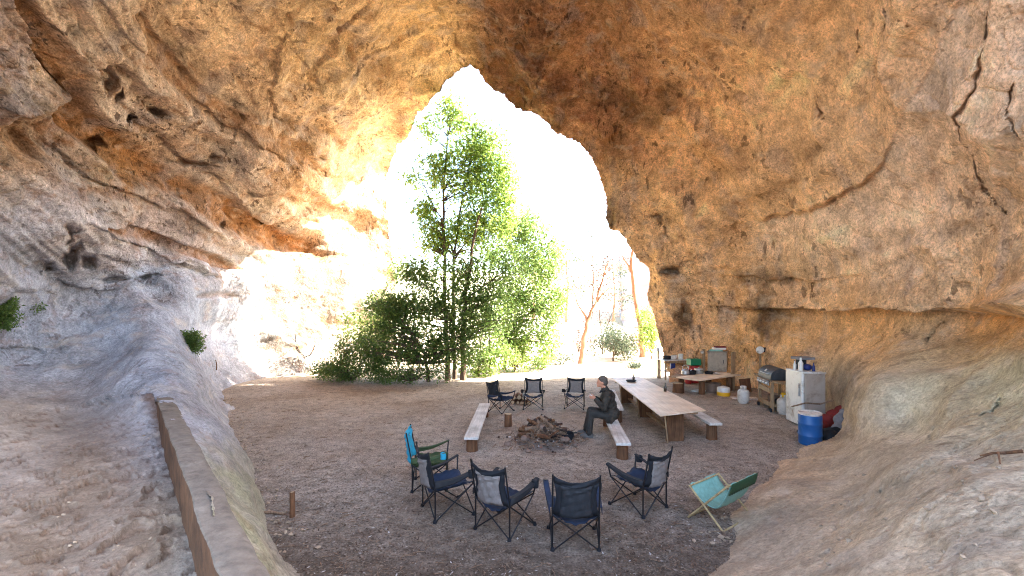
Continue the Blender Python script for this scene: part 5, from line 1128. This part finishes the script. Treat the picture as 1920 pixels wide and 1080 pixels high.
# ------------------------------------------------------------------ rope loop, branch, litter
P, N = on_rock(560, 665)
def chain():
    t = thing('chain', 'black chain hanging in a loop on the sunlit left wall', 'chain', P+N*.25); k = P.y/F; g = random.Random(2)
    pts = [(-17, 22), (-17, 10), (-13, -2), (-6, -12), (2, -17), (10, -14), (16, -4), (19, 6)]
    Q = [Vector((x*k, 0, y*k)) for x, y in pts]; m = MB(); lk = []
    for a, b in zip(Q[:-1], Q[1:]):
        n = max(2, int((b-a).length/.06))
        lk += [(a.lerp(b, i/n), (b-a).normalized()) for i in range(n)]
    for i, (c, d) in enumerate(lk):
        s = Vector((0, 1, 0)) if i % 2 else d.cross(Vector((0, 1, 0))); ring = [c+d*.045*math.cos(2*PI*j/8)+s*.024*math.sin(2*PI*j/8) for j in range(9)]
        m.tube(ring, .012, 5, cap=False)
    m.build('links', M_STEEL, t, True)
chain()
def dead_branch():
    P, N = on_rock(1900, 672); pts = [(1862, 884), (1885, 876), (1905, 873), (1935, 866)]; t = None; m = MB(); W = []
    for px, py in pts:
        p, n = on_rock(px, py); W.append(p+n*.05)
    t = thing('branch', 'thin dead forked branch on the right rock bank at the edge', 'branch', W[0])
    m.tube([w-W[0] for w in W], [.006, .010, .012, .014], 7, wob=.2)
    p, n = on_rock(1902, 905); m.tube([W[2]-W[0], (W[2]+p)/2-W[0]+n*.06, p+n*.03-W[0]], [.010, .008, .005], 6, wob=.2)
    p, n = on_rock(1850, 893); m.tube([W[1]-W[0], p+n*.03-W[0]], [.007, .003], 6, wob=.2); m.build('wood', M_LOG, t, True)
dead_branch()
def litter():
    g = np.random.default_rng(77); n = 34000
    Y = 4.3/(1-g.random(n)*.80); X = (g.random(n)-.5)*2.1*Y*.62+.3
    keep = (perlin(np.stack([X*.8, Y*.8, 0*X], 1)) > -.55+.5*g.random(n)); X, Y = X[keep], Y[keep]; n = len(X)
    C = np.stack([X, Y, ground_h(X, Y)+.006], 1); a = g.random(n)*2*PI; L = .014+.045*g.random(n)**2.2; W = L*(.22+.3*g.random(n))
    d = np.stack([np.cos(a), np.sin(a), .25*(g.random(n)-.3)], 1); s = np.stack([-np.sin(a), np.cos(a), .3*(g.random(n)-.5)], 1)
    V = np.stack([C-d*L[:, None]*.5, C+s*W[:, None]*.5, C+d*L[:, None]*.5+[0, 0, .004], C-s*W[:, None]*.5], 1).reshape(-1, 3)
    t = NT('leaf_litter'); gg = t.n.new('ShaderNodeNewGeometry')
    c = t.ramp(gg.outputs['Random Per Island'], [(0, lin((54, 40, 31))), (.45, lin((98, 76, 58))), (.84, lin((128, 108, 88))), (.955, lin((134, 120, 106))), (1, lin((196, 186, 176)))])
    o = np_mesh('leaf_litter', V, np.arange(4*n).reshape(n, 4), t.done(c, .85), False); tag(o, 'dead leaves, bark and chips scattered over the dusty floor', 'leaf litter', kind='stuff')
    m = MB(); r = random.Random(4)
    for k in range(700):
        y = 4.4/(1-r.random()*.80); x = (r.random()-.5)*1.25*y+.2; L = r.uniform(.04, .16); a = r.random()*PI
        if k % 5 == 0: x, y = r.uniform(-2.2, 2.6), r.uniform(18.6, 20.6)
        z = gz(x, y)+.008; dx, dy = math.cos(a)*L/2, math.sin(a)*L/2
        m.tube([(x-dx, y-dy, z), (x+r.uniform(-.01, .01), y, z+.006), (x+dx, y+dy, z)], [.004, .005, .003], 4, cap=False)
    o = m.build('twig_litter', M_BRANCH, None); tag(o, 'small dry twigs scattered over the floor and the cave mouth', 'twig litter', kind='stuff')
litter()
def rubble():
    g = random.Random(8); m = MB()
    foot = [(x, y) for x, y in ((405,742),(432,800),(450,870),(482,950),(520,1020),(1540,842),(1480,900),(1430,960),(1385,1020),(1300,705),(1390,735),(1470,760))]
    def chip(c, s):
        vs = [Vector(p)*s for p in ((1,0,0),(-.9,.1,0),(.1,.9,0),(0,-1,0),(.1,0,.7),(0,.1,-.5),(.6,.6,.3),(-.6,-.5,.35))]
        vs = [v*g.uniform(.75, 1.25) for v in vs]; rm = Euler((g.random()*.7, g.random()*.7, g.random()*6)).to_matrix(); vs = [rm @ v+c for v in vs]
        m.add(vs, [(0,6,4),(6,2,4),(2,1,4),(1,7,4),(7,3,4),(3,0,4),(0,2,6),(3,7,1),(0,5,2),(2,5,1),(1,5,3),(3,5,0)])
    for k in range(520):
        i = g.choice((0, 1, 2, 3, 5, 6, 7, 9, 10)); a, b = foot[i], foot[i+1]; f = g.random(); p = gnd(a[0]+(b[0]-a[0])*f, a[1]+(b[1]-a[1])*f)
        x = p.x+(1 if i < 5 else -1)*abs(g.gauss(0, .28)); y = p.y+g.gauss(0, .15); s = .010+.035*g.random()**3; chip(Vector((x, y, gz(x, y)+s*.25)), s)
    for k in range(160):
        px, py = (g.uniform(20, 330), g.uniform(800, 1070)) if k < 70 else (g.uniform(1480, 1900), g.uniform(860, 1070))
        if k < 70 and px > 270+(py-740)*.3: continue
        P, N = on_rock(px, py); s = .006+.022*g.random()**3; chip(P+N*s*.2, s)
    o = m.build('rubble', pmat('rubble_stone', lin((158, 136, 112)), .95, .4, 6, .5), None); tag(o, 'loose stone chips along the foot of the rock and on the slopes', 'rubble', kind='stuff')
rubble()
# ------------------------------------------------------------------ light, sky, camera
def setup():
    w = bpy.data.worlds.new('World'); SC.world = w; w.use_nodes = True
    nt = w.node_tree; bg = nt.nodes['Background']; sky = nt.nodes.new('ShaderNodeTexSky'); sky.sky_type = 'NISHITA'
    d = Vector(SUN).normalized(); el = math.asin(d.z); az = math.atan2(d.x, d.y)
    sky.sun_disc = False; sky.sun_elevation = el; sky.sun_rotation = az; sky.air_density = 1.0; sky.dust_density = 2.0; sky.ozone_density = 1.0
    nt.links.new(sky.outputs[0], bg.inputs[0]); bg.inputs[1].default_value = SKY
    l = bpy.data.lights.new('Sun', 'SUN'); l.energy = SUNP; l.angle = R(.5); l.color = (1, .95, .86)
    o = bpy.data.objects.new('Sun', l); COL.objects.link(o); o.rotation_euler = (-d).to_track_quat('-Z', 'Y').to_euler(); o.location = d*30
    cd = bpy.data.cameras.new('Camera'); cam = bpy.data.objects.new('Camera', cd); COL.objects.link(cam)
    cam.location = (0, 0, H); cam.rotation_euler = (PI/2, 0, 0); cd.sensor_width = 36; cd.sensor_fit = 'HORIZONTAL'
    cd.lens = 36*F/1920; cd.shift_y = (CY-540)/1920; cd.clip_start = .05; cd.clip_end = 3000; SC.camera = cam
    vs = SC.view_settings; vs.view_transform = 'Standard'; vs.look = 'None'; vs.exposure = EXPO; vs.gamma = 1
    cy = SC.cycles; cy.max_bounces = 8; cy.diffuse_bounces = 4; cy.glossy_bounces = 2; cy.transmission_bounces = 4; cy.transparent_max_bounces = 6
    cy.use_denoising = True; cy.denoising_prefilter = 'NONE'; cy.filter_width = 1.1; cy.sample_clamp_indirect = 8; cy.caustics_reflective = False; cy.caustics_refractive = False
SUN = (1.0, .14, .93); SUNP = 4.5; SKY = .15; EXPO = 3.5
setup()
